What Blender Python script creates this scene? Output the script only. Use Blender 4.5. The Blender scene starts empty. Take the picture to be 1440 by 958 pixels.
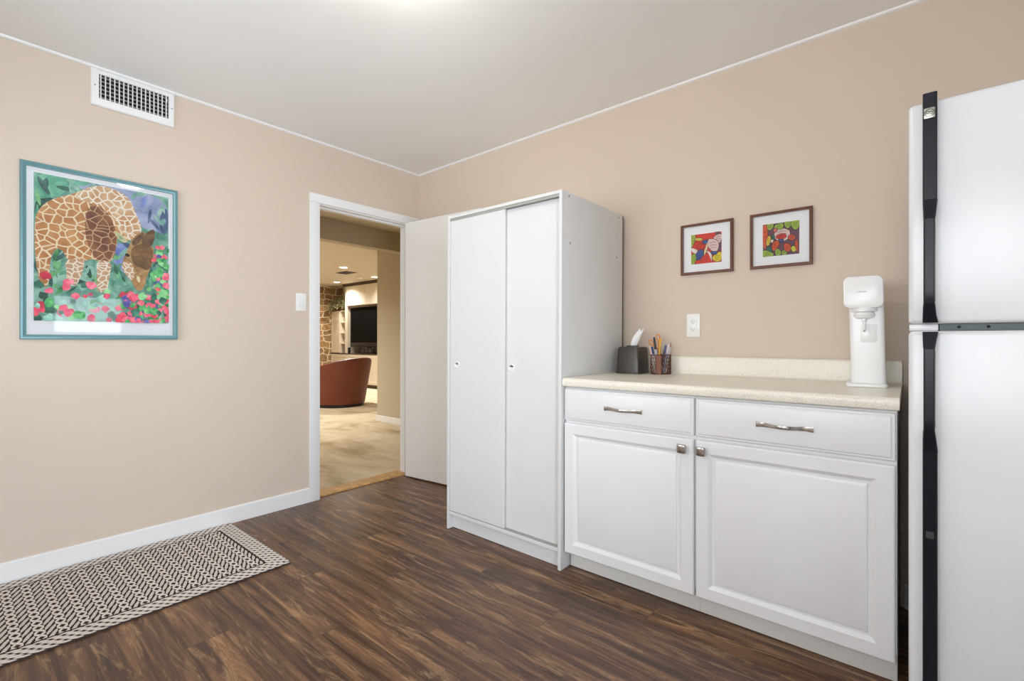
import bpy, bmesh, math, random
from mathutils import Vector, Matrix
C = bpy.context.scene.collection
PI = math.pi

# ------------------------------------------------------------------ helpers
def lin(r, g, b):
    f = lambda c: (c/255/12.92) if c/255 <= 0.04045 else ((c/255+0.055)/1.055)**2.4
    return (f(r), f(g), f(b), 1.0)

class NT:
    """small node-tree writer"""
    def __init__(self, mat):
        mat.use_nodes = True
        self.t = mat.node_tree; self.t.nodes.clear()
        self.out = self.n('ShaderNodeOutputMaterial')
    def n(self, kind, **kw):
        nd = self.t.nodes.new(kind)
        for k, v in kw.items(): setattr(nd, k, v)
        return nd
    def l(self, a, b): self.t.links.new(a, b)
    def put(self, sock, v):
        if hasattr(v, 'is_linked'): self.l(v, sock)
        else: sock.default_value = v
    def m(self, op, a, b=0.0, c=0.0):
        nd = self.n('ShaderNodeMath', operation=op)
        for i, v in enumerate((a, b, c)): self.put(nd.inputs[i], v)
        return nd.outputs[0]
    def noise(self, vec, scale=5, detail=2, rough=0.5, dist=0.0):
        nd = self.n('ShaderNodeTexNoise')
        self.l(vec, nd.inputs['Vector'])
        for k, v in (('Scale', scale), ('Detail', detail), ('Roughness', rough), ('Distortion', dist)): nd.inputs[k].default_value = v
        return nd.outputs['Fac']
    def ramp(self, fac, stops, interp='LINEAR'):
        nd = self.n('ShaderNodeValToRGB'); cr = nd.color_ramp; cr.interpolation = interp
        while len(cr.elements) < len(stops): cr.elements.new(0.5)
        for e, (p, c) in zip(cr.elements, stops): e.position = p; e.color = c
        self.l(fac, nd.inputs[0]); return nd.outputs[0]
    def mix(self, fac, a, b, mode='MIX'):
        nd = self.n('ShaderNodeMix', data_type='RGBA', blend_type=mode)
        self.put(nd.inputs[0], fac); self.put(nd.inputs[6], a); self.put(nd.inputs[7], b)
        return nd.outputs[2]
    def map(self, vec, scale=(1, 1, 1), loc=(0, 0, 0), rot=(0, 0, 0)):
        nd = self.n('ShaderNodeMapping'); self.l(vec, nd.inputs[0])
        nd.inputs['Scale'].default_value = scale; self.put(nd.inputs['Location'], loc); nd.inputs['Rotation'].default_value = rot
        return nd.outputs[0]
    def obj(self): return self.n('ShaderNodeTexCoord').outputs['Object']
    def xyz(self, v):
        nd = self.n('ShaderNodeSeparateXYZ'); self.l(v, nd.inputs[0]); return nd.outputs
    def comb(self, x, y, z):
        nd = self.n('ShaderNodeCombineXYZ')
        for i, v in enumerate((x, y, z)): self.put(nd.inputs[i], v)
        return nd.outputs[0]
    def bump(self, h, strength=0.2, dist=0.01):
        nd = self.n('ShaderNodeBump'); nd.inputs['Strength'].default_value = strength; nd.inputs['Distance'].default_value = dist
        self.l(h, nd.inputs['Height']); return nd.outputs[0]
    def bsdf(self, col, rough=0.5, metal=0.0, spec=0.5, normal=None, coat=0.0):
        b = self.n('ShaderNodeBsdfPrincipled')
        self.put(b.inputs['Base Color'], col); self.put(b.inputs['Roughness'], rough)
        b.inputs['Metallic'].default_value = metal; b.inputs['Specular IOR Level'].default_value = spec
        b.inputs['Coat Weight'].default_value = coat
        if normal is not None: self.l(normal, b.inputs['Normal'])
        self.l(b.outputs[0], self.out.inputs[0]); return b

def newmat(name):
    m = bpy.data.materials.new(name); return m, NT(m)

def plain(name, rgb, rough=0.5, metal=0.0, spec=0.5, grain=0.0, gscale=60, bump=0.0, coat=0.0):
    m, t = newmat(name); c = lin(*rgb); nrm = None
    if grain or bump:
        f = t.noise(t.obj(), gscale, 3)
        if bump: nrm = t.bump(f, bump, 0.002)
        if grain:
            lo = tuple(x*(1-grain) for x in c[:3])+(1,); hi = tuple(min(1, x*(1+grain)) for x in c[:3])+(1,)
            c = t.ramp(f, [(0.3, lo), (0.7, hi)])
    t.bsdf(c, rough, metal, spec, nrm, coat); return m

def emit(name, rgb, strength):
    m, t = newmat(name); e = t.n('ShaderNodeEmission')
    e.inputs[0].default_value = rgb+(1,); e.inputs[1].default_value = strength
    t.l(e.outputs[0], t.out.inputs[0]); return m

def glass_pane(name):
    m, t = newmat(name)
    fr = t.n('ShaderNodeFresnel'); fr.inputs[0].default_value = 1.45
    a = t.n('ShaderNodeBsdfTransparent'); g = t.n('ShaderNodeBsdfGlossy'); g.inputs['Roughness'].default_value = 0.03
    mx = t.n('ShaderNodeMixShader'); t.l(fr.outputs[0], mx.inputs[0]); t.l(a.outputs[0], mx.inputs[1]); t.l(g.outputs[0], mx.inputs[2])
    t.l(mx.outputs[0], t.out.inputs[0]); return m

class MB:
    """collects shapes in world coordinates; build() links them as ONE mesh object"""
    def __init__(self): self.bm = bmesh.new()
    def raw(self, vs, fs, mi=0):
        v = [self.bm.verts.new(p) for p in vs]
        for f in fs:
            try:
                q = self.bm.faces.new([v[i] for i in f]); q.material_index = mi
            except ValueError: pass
        return self
    def merge(self, bm, mi=0):
        for f in bm.faces: f.material_index = mi
        me = bpy.data.meshes.new('tmp'); bm.to_mesh(me); bm.free()
        self.bm.from_mesh(me); bpy.data.meshes.remove(me); return self
    def box(self, x0, x1, y0, y1, z0, z1, bev=0.0, seg=2, mi=0, mat=None, edges=None):
        bm = bmesh.new(); bmesh.ops.create_cube(bm, size=1.0)
        bmesh.ops.scale(bm, vec=(x1-x0, y1-y0, z1-z0), verts=bm.verts)
        bmesh.ops.translate(bm, vec=((x0+x1)/2, (y0+y1)/2, (z0+z1)/2), verts=bm.verts)
        if bev:
            es = [e for e in bm.edges if edges is None or edges(e)]
            bmesh.ops.bevel(bm, geom=es, offset=bev, segments=seg, affect='EDGES', profile=0.5)
        if mat is not None: bmesh.ops.transform(bm, matrix=mat, verts=bm.verts)
        return self.merge(bm, mi)
    def loft(self, loops, closed=True, caps=True, mi=0):
        n = len(loops[0]); vs = [p for L in loops for p in L]; fs = []
        for i in range(len(loops)-1):
            for j in range(n if closed else n-1):
                k = (j+1) % n
                fs.append((i*n+j, i*n+k, (i+1)*n+k, (i+1)*n+j))
        if caps: fs += [tuple(range(n))[::-1], tuple(range((len(loops)-1)*n, len(loops)*n))]
        return self.raw(vs, fs, mi)
    def lathe(self, prof, cx=0, cy=0, seg=32, mi=0, caps=True):
        return self.loft([[(cx+r*math.cos(2*PI*k/seg), cy+r*math.sin(2*PI*k/seg), z) for k in range(seg)] for r, z in prof], True, caps, mi)
    def tube(self, pts, r, seg=10, mi=0, caps=True, flat=1.0, up=(0, 0, 1)):
        P = [Vector(p) for p in pts]; loops = []
        for i, p in enumerate(P):
            d = (P[min(i+1, len(P)-1)]-P[max(i-1, 0)]).normalized()
            u = Vector(up); u = u-d*u.dot(d)
            if u.length < 1e-4: u = Vector((1, 0, 0))-d*d.x
            u.normalize(); w = d.cross(u)
            rr = r[i] if isinstance(r, (list, tuple)) else r
            loops.append([tuple(p+w*rr*math.cos(2*PI*k/seg)+u*rr*flat*math.sin(2*PI*k/seg)) for k in range(seg)])
        return self.loft(loops, True, caps, mi)
    def extrude(self, poly, axis, a0, a1, mi=0):
        """poly of 2-D points in the two other axes (cyclic order x,y,z without axis)"""
        def P(p, a): return (a, p[0], p[1]) if axis == 0 else ((p[0], a, p[1]) if axis == 1 else (p[0], p[1], a))
        return self.loft([[P(p, a0) for p in poly], [P(p, a1) for p in poly]], True, True, mi)
    def front_panel(self, x0, x1, z0, z1, y0, thick, prof, mi=0):
        """a door/drawer front facing -y: rings of (inset, depth behind the front plane)"""
        vs = []; fs = []
        rings = [(0, thick)]+list(prof)
        for i, (s, d) in enumerate(rings):
            vs += [(x0+s, y0+d, z0+s), (x1-s, y0+d, z0+s), (x1-s, y0+d, z1-s), (x0+s, y0+d, z1-s)]
        for i in range(len(rings)-1):
            for j in range(4):
                k = (j+1) % 4; fs.append((i*4+j, i*4+k, i*4+4+k, i*4+4+j))
        n = len(vs); fs.append((n-4, n-3, n-2, n-1)); fs.append((3, 2, 1, 0))
        return self.raw(vs, fs, mi)
    def build(self, name, mats, parent=None, smooth=35, recalc=True):
        bm = self.bm
        if recalc: bmesh.ops.recalc_face_normals(bm, faces=bm.faces)
        if parent is not None:
            off = world_loc(parent); bmesh.ops.translate(bm, vec=-off, verts=bm.verts)
        me = bpy.data.meshes.new(name); bm.to_mesh(me); bm.free()
        for m in (mats if isinstance(mats, (list, tuple)) else [mats]): me.materials.append(m)
        if smooth:
            for p in me.polygons: p.use_smooth = True
            me.set_sharp_from_angle(angle=math.radians(smooth))
        o = bpy.data.objects.new(name, me); C.objects.link(o)
        if parent is not None: o.parent = parent
        return o

def world_loc(o):
    v = Vector((0, 0, 0))
    while o is not None: v += o.location; o = o.parent
    return v

def tag(o, label, cat, group=None, kind=None):
    o['label'] = label; o['category'] = cat
    if group: o['group'] = group
    if kind: o['kind'] = kind
    return o

def thing(name, label, cat, loc, group=None):
    o = bpy.data.objects.new(name, None); o.empty_display_size = 0.05; C.objects.link(o); o.location = loc
    return tag(o, label, cat, group)

def struct(o): o['kind'] = 'structure'; return o

def text_mesh(txt, size, mat4, name, mat, parent, depth=0.0006):
    cu = bpy.data.curves.new('t', 'FONT'); cu.body = txt; cu.size = size; cu.extrude = depth; cu.align_x = 'CENTER'; cu.align_y = 'CENTER'
    to = bpy.data.objects.new('t', cu); C.objects.link(to)
    dg = bpy.context.evaluated_depsgraph_get()
    me = bpy.data.meshes.new_from_object(to.evaluated_get(dg)); bpy.data.objects.remove(to)
    bm = bmesh.new(); bm.from_mesh(me); bpy.data.meshes.remove(me)
    bmesh.ops.transform(bm, matrix=mat4, verts=bm.verts)
    mb = MB(); mb.merge(bm); return mb.build(name, mat, parent, smooth=0)

# ------------------------------------------------------------------ materials
def wall_paint(name, rgb):
    m, t = newmat(name); o = t.obj()
    f = t.noise(o, 260, 2); t.bsdf(lin(*rgb), 0.62, 0, 0.35, t.bump(f, 0.06, 0.001)); return m
M = {}
M['wall'] = wall_paint('wall_paint', (213, 197, 181))
M['ceil'] = wall_paint('ceiling_paint', (242, 242, 240))
M['white_trim'] = plain('white_trim', (236, 236, 236), 0.35)
M['melamine'] = plain('white_melamine', (215, 215, 215), 0.38, grain=0.01, gscale=8)
M['thermofoil'] = plain('white_thermofoil', (227, 227, 228), 0.32, grain=0.008, gscale=5)
M['door_white'] = plain('door_white', (232, 230, 226), 0.5)
M['fridge'] = plain('fridge_white', (222, 223, 225), 0.25, grain=0.01, gscale=4, bump=0.03)
M['black_gloss'] = plain('handle_black', (22, 25, 33), 0.36, spec=0.32)
M['gasket'] = plain('gasket_grey', (88, 98, 98), 0.6)
M['nickel'] = plain('satin_nickel', (190, 186, 180), 0.22, 1.0)
M['chrome'] = plain('badge_metal', (205, 205, 195), 0.3, 1.0)
M['dark_grey'] = plain('dark_grey_metal', (70, 72, 76), 0.4, 0.4)
M['hardboard'] = plain('brown_hardboard', (72, 52, 40), 0.8)
M['gloss_white'] = plain('glossy_white_plastic', (238, 238, 238), 0.22)
M['plate'] = plain('wall_plate_white', (240, 239, 236), 0.3)
M['slot'] = plain('dark_slot', (60, 56, 52), 0.7)
M['duct'] = plain('duct_dark', (22, 21, 20), 0.9)
M['vent_grey'] = plain('damper_grey', (158, 156, 151), 0.5)
M['teal'] = plain('teal_frame', (98, 140, 146), 0.35, 0.15)
M['walnut'] = plain('walnut_frame', (104, 64, 46), 0.38, grain=0.2, gscale=40)
M['mat_board'] = plain('mat_board', (248, 248, 249), 0.8)
M['glass'] = glass_pane('picture_glass')
M['bronze'] = plain('dark_bronze', (74, 70, 66), 0.32, 0.35, grain=0.08)
M['copper_brown'] = plain('brown_metal', (108, 66, 50), 0.4, 0.4)
M['tissue'] = plain('tissue_paper', (246, 246, 248), 0.9)
M['leather'] = plain('tan_leather', (108, 48, 25), 0.5, grain=0.12, gscale=6, bump=0.05)
M['black'] = plain('matte_black', (14, 14, 15), 0.5)
M['screen'] = plain('black_screen', (4, 4, 5), 0.55, spec=0.12)
M['cream_cab'] = plain('cream_cabinet', (214, 200, 178), 0.5)
M['dark_wood'] = plain('dark_wood', (70, 52, 38), 0.5)
M['oak'] = plain('oak_threshold', (196, 150, 92), 0.45, grain=0.25, gscale=30)
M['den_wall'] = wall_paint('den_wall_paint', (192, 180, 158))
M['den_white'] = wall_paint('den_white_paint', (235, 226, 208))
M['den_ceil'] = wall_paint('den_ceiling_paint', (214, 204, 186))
M['leaf'] = plain('plant_leaf', (124, 116, 78), 0.6, grain=0.4, gscale=20)
M['pot'] = plain('clay_pot', (120, 84, 60), 0.7)

def floor_mat():
    m, t = newmat('rustic_plank_floor'); o = t.obj()
    br = t.n('ShaderNodeTexBrick'); br.offset = 0.0
    ox, oy, oz = t.xyz(o)
    row = t.m('FLOOR', t.m('DIVIDE', oy, 0.152))
    t.l(t.comb(t.m('ADD', ox, t.m('MULTIPLY', row, 0.4637)), oy, 0.0), br.inputs['Vector'])
    for k, v in (('Scale', 1.0), ('Brick Width', 1.22), ('Row Height', 0.152), ('Mortar Size', 0.0011), ('Mortar Smooth', 0.3), ('Bias', 0.0)): br.inputs[k].default_value = v
    br.inputs['Color1'].default_value = (0, 0, 0, 1); br.inputs['Color2'].default_value = (1, 1, 1, 1); br.inputs['Mortar'].default_value = (0.5, 0.5, 0.5, 1)
    rnd = t.xyz(br.outputs['Color'])[0]
    off = t.m('MULTIPLY', rnd, 37.0)
    shift = t.comb(off, t.m('MULTIPLY', rnd, 11.0), 0.0)
    v1 = t.map(o, (0.9, 15.0, 1), shift)
    n1 = t.noise(v1, 1.7, 10, 0.66, 0.7)
    base = t.ramp(n1, [(0.28, lin(44, 30, 24)), (0.42, lin(74, 52, 41)), (0.51, lin(96, 69, 52)), (0.60, lin(122, 90, 65)), (0.72, lin(164, 130, 95))])
    # pale worn patches with ragged edges
    n2 = t.noise(t.map(o, (1.0, 8.0, 1), shift), 2.5, 12, 0.78, 1.2)
    pale = t.ramp(n2, [(0.53, (0, 0, 0, 1)), (0.64, (1, 1, 1, 1))])
    col = t.mix(t.m('MULTIPLY', t.xyz(pale)[0], 0.70), base, lin(174, 141, 105))
    # fine dark saw marks and cracks
    n3 = t.noise(t.map(o, (5.0, 70.0, 1), shift), 2.0, 6, 0.7, 0.6)
    crack = t.ramp(n3, [(0.30, (1, 1, 1, 1)), (0.42, (0, 0, 0, 1))])
    col = t.mix(t.m('MULTIPLY', t.xyz(crack)[0], 0.6), col, lin(40, 28, 24))
    n4 = t.noise(t.map(o, (60, 14, 1)), 1.0, 4, 0.6, 0.5)
    col = t.mix(t.m('MULTIPLY', t.m('GREATER_THAN', n4, 0.66), 0.25), col, lin(46, 33, 28))
    tone = t.ramp(rnd, [(0, (0.80, 0.79, 0.80, 1)), (0.5, (1, 0.98, 0.96, 1)), (1, (1.12, 1.08, 1.03, 1))])
    col = t.mix(1.0, col, tone, 'MULTIPLY')
    col = t.mix(t.m('MULTIPLY', br.outputs['Fac'], 0.65), col, lin(38, 28, 24))
    rough = t.m('ADD', t.m('MULTIPLY', n1, 0.2), 0.26)
    t.bsdf(col, rough, 0, 0.42, t.bump(n1, 0.12, 0.003)); return m
M['floor'] = floor_mat()

def carpet_mat():
    m, t = newmat('beige_carpet'); o = t.obj()
    big = t.noise(t.map(o, (1.0, 1.9, 1), (0, 0, 0), (0, 0, 0.5)), 1.3, 5, 0.55, 0.8); fine = t.noise(o, 220, 2)
    c = t.ramp(big, [(0.33, lin(176, 156, 124)), (0.5, lin(212, 196, 168)), (0.68, lin(226, 212, 188))])
    t.bsdf(c, 0.95, 0, 0.1, t.bump(fine, 0.5, 0.006)); return m
M['carpet'] = carpet_mat()

def laminate_mat():
    m, t = newmat('speckled_laminate'); o = t.obj()
    a = t.noise(o, 420, 2, 0.6); b = t.noise(o, 260, 2, 0.6)
    c = t.ramp(a, [(0.36, lin(200, 191, 168)), (0.46, lin(235, 230, 216)), (0.62, lin(238, 234, 221)), (0.72, lin(248, 246, 238))])
    c = t.mix(t.m('MULTIPLY', t.m('GREATER_THAN', b, 0.66), 0.5), c, lin(180, 170, 146))
    t.bsdf(c, 0.3, 0, 0.5); return m
M['laminate'] = laminate_mat()

def stone_mat():
    m, t = newmat('stacked_fieldstone'); o = t.obj(); x, y, z = t.xyz(o)
    wob = t.noise(o, 2.2, 3); wob2 = t.noise(t.map(o, (1, 1, 1), (7, 3, 1)), 2.6, 3)
    v = t.comb(t.m('ADD', y, t.m('MULTIPLY', wob, 0.34)), t.m('ADD', z, t.m('MULTIPLY', wob2, 0.26)), 0.0)
    br = t.n('ShaderNodeTexBrick'); br.offset = 0.42; br.squash = 0.65; br.squash_frequency = 3; t.l(v, br.inputs['Vector'])
    for k, s in (('Scale', 1.0), ('Brick Width', 0.31), ('Row Height', 0.15), ('Mortar Size', 0.013), ('Mortar Smooth', 0.4)): br.inputs[k].default_value = s
    br.inputs['Color1'].default_value = (0, 0, 0, 1); br.inputs['Color2'].default_value = (1, 1, 1, 1); br.inputs['Mortar'].default_value = (0.5, 0.5, 0.5, 1)
    r = t.xyz(br.outputs['Color'])[0]
    c = t.ramp(r, [(0, lin(112, 80, 52)), (0.3, lin(150, 116, 80)), (0.6, lin(172, 134, 88)), (1, lin(132, 104, 76))])
    c = t.mix(0.35, c, t.ramp(t.noise(o, 14, 4), [(0.3, lin(80, 58, 40)), (0.7, lin(196, 166, 124))]))
    c = t.mix(br.outputs['Fac'], c, lin(220, 200, 164))
    h = t.m('SUBTRACT', 1.0, br.outputs['Fac'])
    t.bsdf(c, 0.9, 0, 0.2, t.bump(h, 0.7, 0.03)); return m
M['stone'] = stone_mat()

RX0, RX1, RY0, RY1 = 0.016, 0.792, -3.05, -1.428       # the rug on the floor
def rug_mat():
    m, t = newmat('knit_rug'); x, y, z = t.xyz(t.obj())
    B = 0.085
    dx0 = t.m('SUBTRACT', x, RX0); dx1 = t.m('SUBTRACT', RX1, x); dy1 = t.m('SUBTRACT', RY1, y); dy0 = t.m('SUBTRACT', y, RY0)
    dx = t.m('MINIMUM', dx0, dx1); dy = t.m('MINIMUM', dy0, dy1); d = t.m('MINIMUM', dx, dy)
    # field: columns along x, two kinds by turns
    py, px = 0.061, 0.046
    u = t.m('DIVIDE', y, py); uf = t.m('FRACT', u)                       # 0..1 over a column pair
    a = t.m('ABSOLUTE', t.m('SUBTRACT', uf, 0.5))                        # 0 at the centre of column A, .5 at centre of B
    ang = t.m('DIVIDE', x, px)
    wob = t.m('MULTIPLY', t.m('SUBTRACT', t.noise(t.obj(), 38, 2), 0.5), 0.16)
    ang = t.m('ADD', ang, wob)
    inA = t.m('LESS_THAN', a, 0.25); notA = t.m('SUBTRACT', 1.0, inA)
    e = t.m('SUBTRACT', 1.0, t.m('MULTIPLY', t.m('ABSOLUTE', t.m('SUBTRACT', a, 0.25)), 4.0))      # 0 at a column's middle, 1 at the joint of two
    # column A: crossing strands, dark notches cut in from both sides
    sl = t.m('MULTIPLY', a, 4.0*0.44); fr_ = t.m('SUBTRACT', t.m('FRACT', ang), 0.5)
    def strand(q): return t.m('ABSOLUTE', t.m('SUBTRACT', t.m('FRACT', t.m('ADD', q, 0.5)), 0.5))       # distance to the strand, period 1
    near = t.m('MINIMUM', strand(t.m('ADD', fr_, sl)), strand(t.m('SUBTRACT', fr_, sl)))
    cA = t.m('ADD', t.m('MULTIPLY', t.m('GREATER_THAN', near, 0.20), 2.0), t.m('MULTIPLY', t.m('GREATER_THAN', e, 0.93), t.m('MULTIPLY', t.m('LESS_THAN', strand(fr_), 0.3), 2.0)))
    # column B: slanting knots, half a step on
    ub = t.m('SUBTRACT', t.m('FRACT', t.m('ADD', uf, 0.5)), 0.5)
    phB = t.m('MULTIPLY', t.m('ADD', t.m('ADD', ang, 0.5), t.m('MULTIPLY', ub, 2.6)), 2*PI)
    cB = t.m('ADD', t.m('COSINE', phB), t.m('MULTIPLY', e, 0.85))
    val = t.m('ADD', t.m('MULTIPLY', cA, inA), t.m('MULTIPLY', cB, notA))
    ply = t.m('GREATER_THAN', t.m('COSINE', t.m('MULTIPLY', t.m('SUBTRACT', t.m('MULTIPLY', ang, 3.0), t.m('MULTIPLY', ub, 5.0)), 2*PI)), 0.86)
    dark_f = t.m('MAXIMUM', t.m('GREATER_THAN', val, 0.66), t.m('MULTIPLY', ply, t.m('MULTIPLY', notA, 0.7)))
    # border braid running along each edge
    along = t.m('MULTIPLY', t.m('LESS_THAN', dy, dx), x)
    along = t.m('ADD', along, t.m('MULTIPLY', t.m('GREATER_THAN', dy, dx), y))
    rows = t.m('FRACT', t.m('DIVIDE', d, 0.021)); rr = t.m('ABSOLUTE', t.m('SUBTRACT', rows, 0.5))
    par = t.m('MULTIPLY', t.m('FLOOR', t.m('DIVIDE', d, 0.021)), 0.5)
    zig = t.m('COSINE', t.m('MULTIPLY', t.m('ADD', t.m('ADD', t.m('DIVIDE', along, 0.034), par), t.m('MULTIPLY', rows, 0.8)), 2*PI))
    dark_b = t.m('GREATER_THAN', t.m('ADD', zig, t.m('MULTIPLY', rr, 1.7)), 1.02)
    inB = t.m('LESS_THAN', d, B)
    line = t.m('LESS_THAN', t.m('ABSOLUTE', t.m('SUBTRACT', d, B)), 0.0045)
    dark = t.m('ADD', t.m('MULTIPLY', dark_b, inB), t.m('MULTIPLY', dark_f, t.m('SUBTRACT', 1.0, inB)))
    dark = t.m('MINIMUM', t.m('ADD', dark, line), 1.0)
    fuzz = t.noise(t.obj(), 300, 2)
    cream = t.ramp(fuzz, [(0.3, lin(206, 197, 190)), (0.7, lin(234, 228, 222))])
    c = t.mix(dark, cream, lin(58, 45, 42))
    t.bsdf(c, 0.95, 0, 0.1, t.bump(t.m('SUBTRACT', 1.0, dark), 0.5, 0.004)); return m
M['rug'] = rug_mat(); M['rug_edge'] = plain('rug_binding', (54, 44, 42), 0.95)

def giraffe_mat(name, patch_a, patch_b, line, scale=22, width=0.07):
    m, t = newmat(name); o = t.obj()
    w = t.noise(o, 12, 2); x, y, z = t.xyz(o)
    v = t.comb(t.m('ADD', y, t.m('MULTIPLY', w, 0.03)), t.m('ADD', z, t.m('MULTIPLY', w, 0.03)), 0.0)
    vo = t.n('ShaderNodeTexVoronoi', voronoi_dimensions='2D', feature='DISTANCE_TO_EDGE'); t.l(v, vo.inputs['Vector']); vo.inputs['Scale'].default_value = scale
    e = t.m('GREATER_THAN', vo.outputs['Distance'], width)
    p = t.ramp(t.noise(o, 14, 3), [(0.35, lin(*patch_a)), (0.65, lin(*patch_b))])
    c = t.mix(e, lin(*line), p); t.bsdf(c, 0.7); return m
G = {
 'bodyA': giraffe_mat('coat_light', (190, 120, 66), (222, 168, 112), (248, 230, 196), 30, 0.085),
 'bodyB': giraffe_mat('coat_dark', (118, 76, 60), (166, 108, 76), (216, 176, 132), 30, 0.06),
 'bodyC': giraffe_mat('coat_legs', (206, 158, 118), (216, 172, 132), (248, 238, 220), 44, 0.12),
 'bg': None}
def wash(name, a, b, c, scale=9):
    m, t = newmat(name); f = t.noise(t.obj(), scale, 4, 0.6, 1.0)
    t.bsdf(t.ramp(f, [(0.3, lin(*a)), (0.5, lin(*b)), (0.7, lin(*c))]), 0.7); return m
G['pale'] = giraffe_mat('coat_glare', (208, 152, 104), (232, 196, 154), (252, 242, 224), 32, 0.10)  # coat washed out by glare on the glass, put into the print colour
G['bg'] = wash('art_foliage', (66, 130, 110), (120, 180, 158), (176, 218, 196), 14)
G['lav'] = wash('art_lavender', (118, 138, 176), (168, 178, 210), (206, 212, 232))
G['darkgreen'] = wash('art_dark_green', (26, 66, 58), (50, 104, 84), (84, 150, 122))
G['leafA'] = wash('art_leaf_green', (70, 150, 120), (104, 186, 150), (150, 214, 186))
G['leafB'] = wash('art_leaf_shade', (40, 84, 82), (60, 108, 104), (86, 140, 130))
G['leafC'] = wash('art_leaf_bright', (96, 178, 110), (140, 206, 140), (180, 226, 170))
G['leafD'] = wash('art_pale_leaf', (96, 160, 140), (150, 200, 184), (200, 226, 214), 16)
G['dkblue'] = wash('art_slate', (56, 76, 112), (88, 112, 150), (130, 152, 186))
G['blue'] = wash('art_blue', (96, 112, 190), (140, 156, 216), (196, 204, 234))
G['headA'] = wash('art_head', (150, 104, 62), (186, 146, 96), (214, 184, 134), 20)
G['headB'] = wash('art_head_shade', (104, 78, 54), (136, 100, 66), (168, 128, 86), 20)
G['horn'] = wash('art_horn', (88, 66, 50), (120, 88, 64), (150, 116, 84), 20)
G['earL'] = wash('art_ear', (216, 204, 160), (224, 212, 166), (238, 230, 196), 20)
G['earin'] = wash('art_ear_inner', (120, 160, 112), (178, 204, 156), (226, 232, 196), 20)
G['muzzle'] = wash('art_muzzle', (170, 116, 68), (196, 146, 92), (214, 176, 128), 20)
G['eye'] = plain('art_eye', (34, 28, 30), 0.6)
G['cream'] = plain('art_cream', (240, 226, 186), 0.7)
G['pink'] = wash('art_pink', (206, 66, 96), (226, 100, 124), (240, 150, 160), 30)
G['red'] = wash('art_red', (196, 48, 70), (216, 70, 92), (236, 120, 130), 30)
G['green'] = wash('art_green', (42, 120, 70), (80, 166, 98), (130, 200, 130), 30)
G['violet'] = wash('art_violet', (60, 56, 120), (94, 90, 160), (150, 140, 196), 30)
A = {k: plain('ink_'+k, v, 0.8) for k, v in dict(red=(222, 66, 56), green=(162, 192, 76), yelgreen=(206, 204, 82), purple=(110, 74, 92), pink=(230, 200, 194), blue=(62, 90, 150), cream=(236, 216, 164), white=(240, 226, 220), yellow=(228, 206, 56), orange=(220, 92, 58), rose=(216, 108, 110), teal=(34, 112, 96), ink=(46, 34, 40)).items()}

GIRAFFE=[
# rect -2.2505 -1.731 1.1815 1.8685
('lav',[(278,1000),(534,1000),(1000,999),(1000,694),(867,724),(763,727),(696,906),(457,995),(307,929)]),
('darkgreen',[(5,819),(97,848),(138,841),(30,752),(5,692)]),
('leafA',[(5,998),(165,998),(236,967),(207,890),(97,841),(5,819)]),
('leafB',[(30,992),(116,874),(90,858),(16,947)]),
('dkblue',[(929,880),(1000,925),(1000,694),(919,715)]),
('blue',[(567,592),(663,587),(630,459),(680,337),(567,421),(534,510)]),
('leafC',[(103,379),(172,458),(182,386),(116,287)]),
('darkgreen',[(130,483),(182,501),(193,452),(124,402)]),
('leafD',[(286,395),(426,408),(411,287),(278,263)]),
('bodyA',[(5,678),(30,752),(90,819),(180,865),(278,906),(382,973),(473,996),(582,980),(671,941),(713,862),(756,774),(781,697),(696,622),(630,615),(582,670),(575,561),(542,442),(442,440),(382,456),(351,432),(220,418),(193,488),(151,506),(116,459),(103,379),(97,237),(43,225),(16,370),(5,483)]),
('bodyB',[(351,811),(426,846),(503,813),(567,699),(575,561),(542,451),(442,440),(382,494),(336,638)]),
('pale',[(260,886),(382,973),(473,996),(582,980),(671,941),(713,862),(756,774),(781,697),(696,622),(640,640),(567,760),(486,850),(351,850)]),
('bodyC',[(199,434),(344,446),(315,340),(286,248),(207,251),(215,346)]),
('bodyC',[(419,446),(542,451),(519,325),(503,218),(426,213),(430,334)]),
('bodyC',[(294,433),(344,446),(322,340),(294,279)]),
('headA',[(696,638),(763,695),(806,701),(798,635),(850,593),(875,596),(869,483),(833,398),(811,347),(798,283),(763,241),(721,254),(696,308),(638,366),(615,410),(623,474),(655,539)]),
('headB',[(696,576),(798,619),(867,587),(867,481),(823,397),(763,424),(713,434),(680,510)]),
('bodyC',[(623,458),(696,458),(721,372),(696,308),(638,366),(611,410)]),
('horn',[(788,586),(763,647),(850,730),(888,724),(867,595)]),
('horn',[(680,598),(763,686),(806,692),(729,579)]),
('earL',[(542,683),(605,662),(671,612),(630,592),(575,631)]),
('earin',[(559,675),(605,646),(648,609),(605,612)]),
('earin',[(850,512),(936,554),(1000,536),(936,513),(892,468)]),
('eye',[(644,522),(680,513),(671,491),(634,503)]),
('muzzle',[(696,308),(738,357),(798,347),(794,274),(763,241),(721,254)]),
('cream',[(732,366),(763,344),(759,303),(732,318)]),
]
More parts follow.
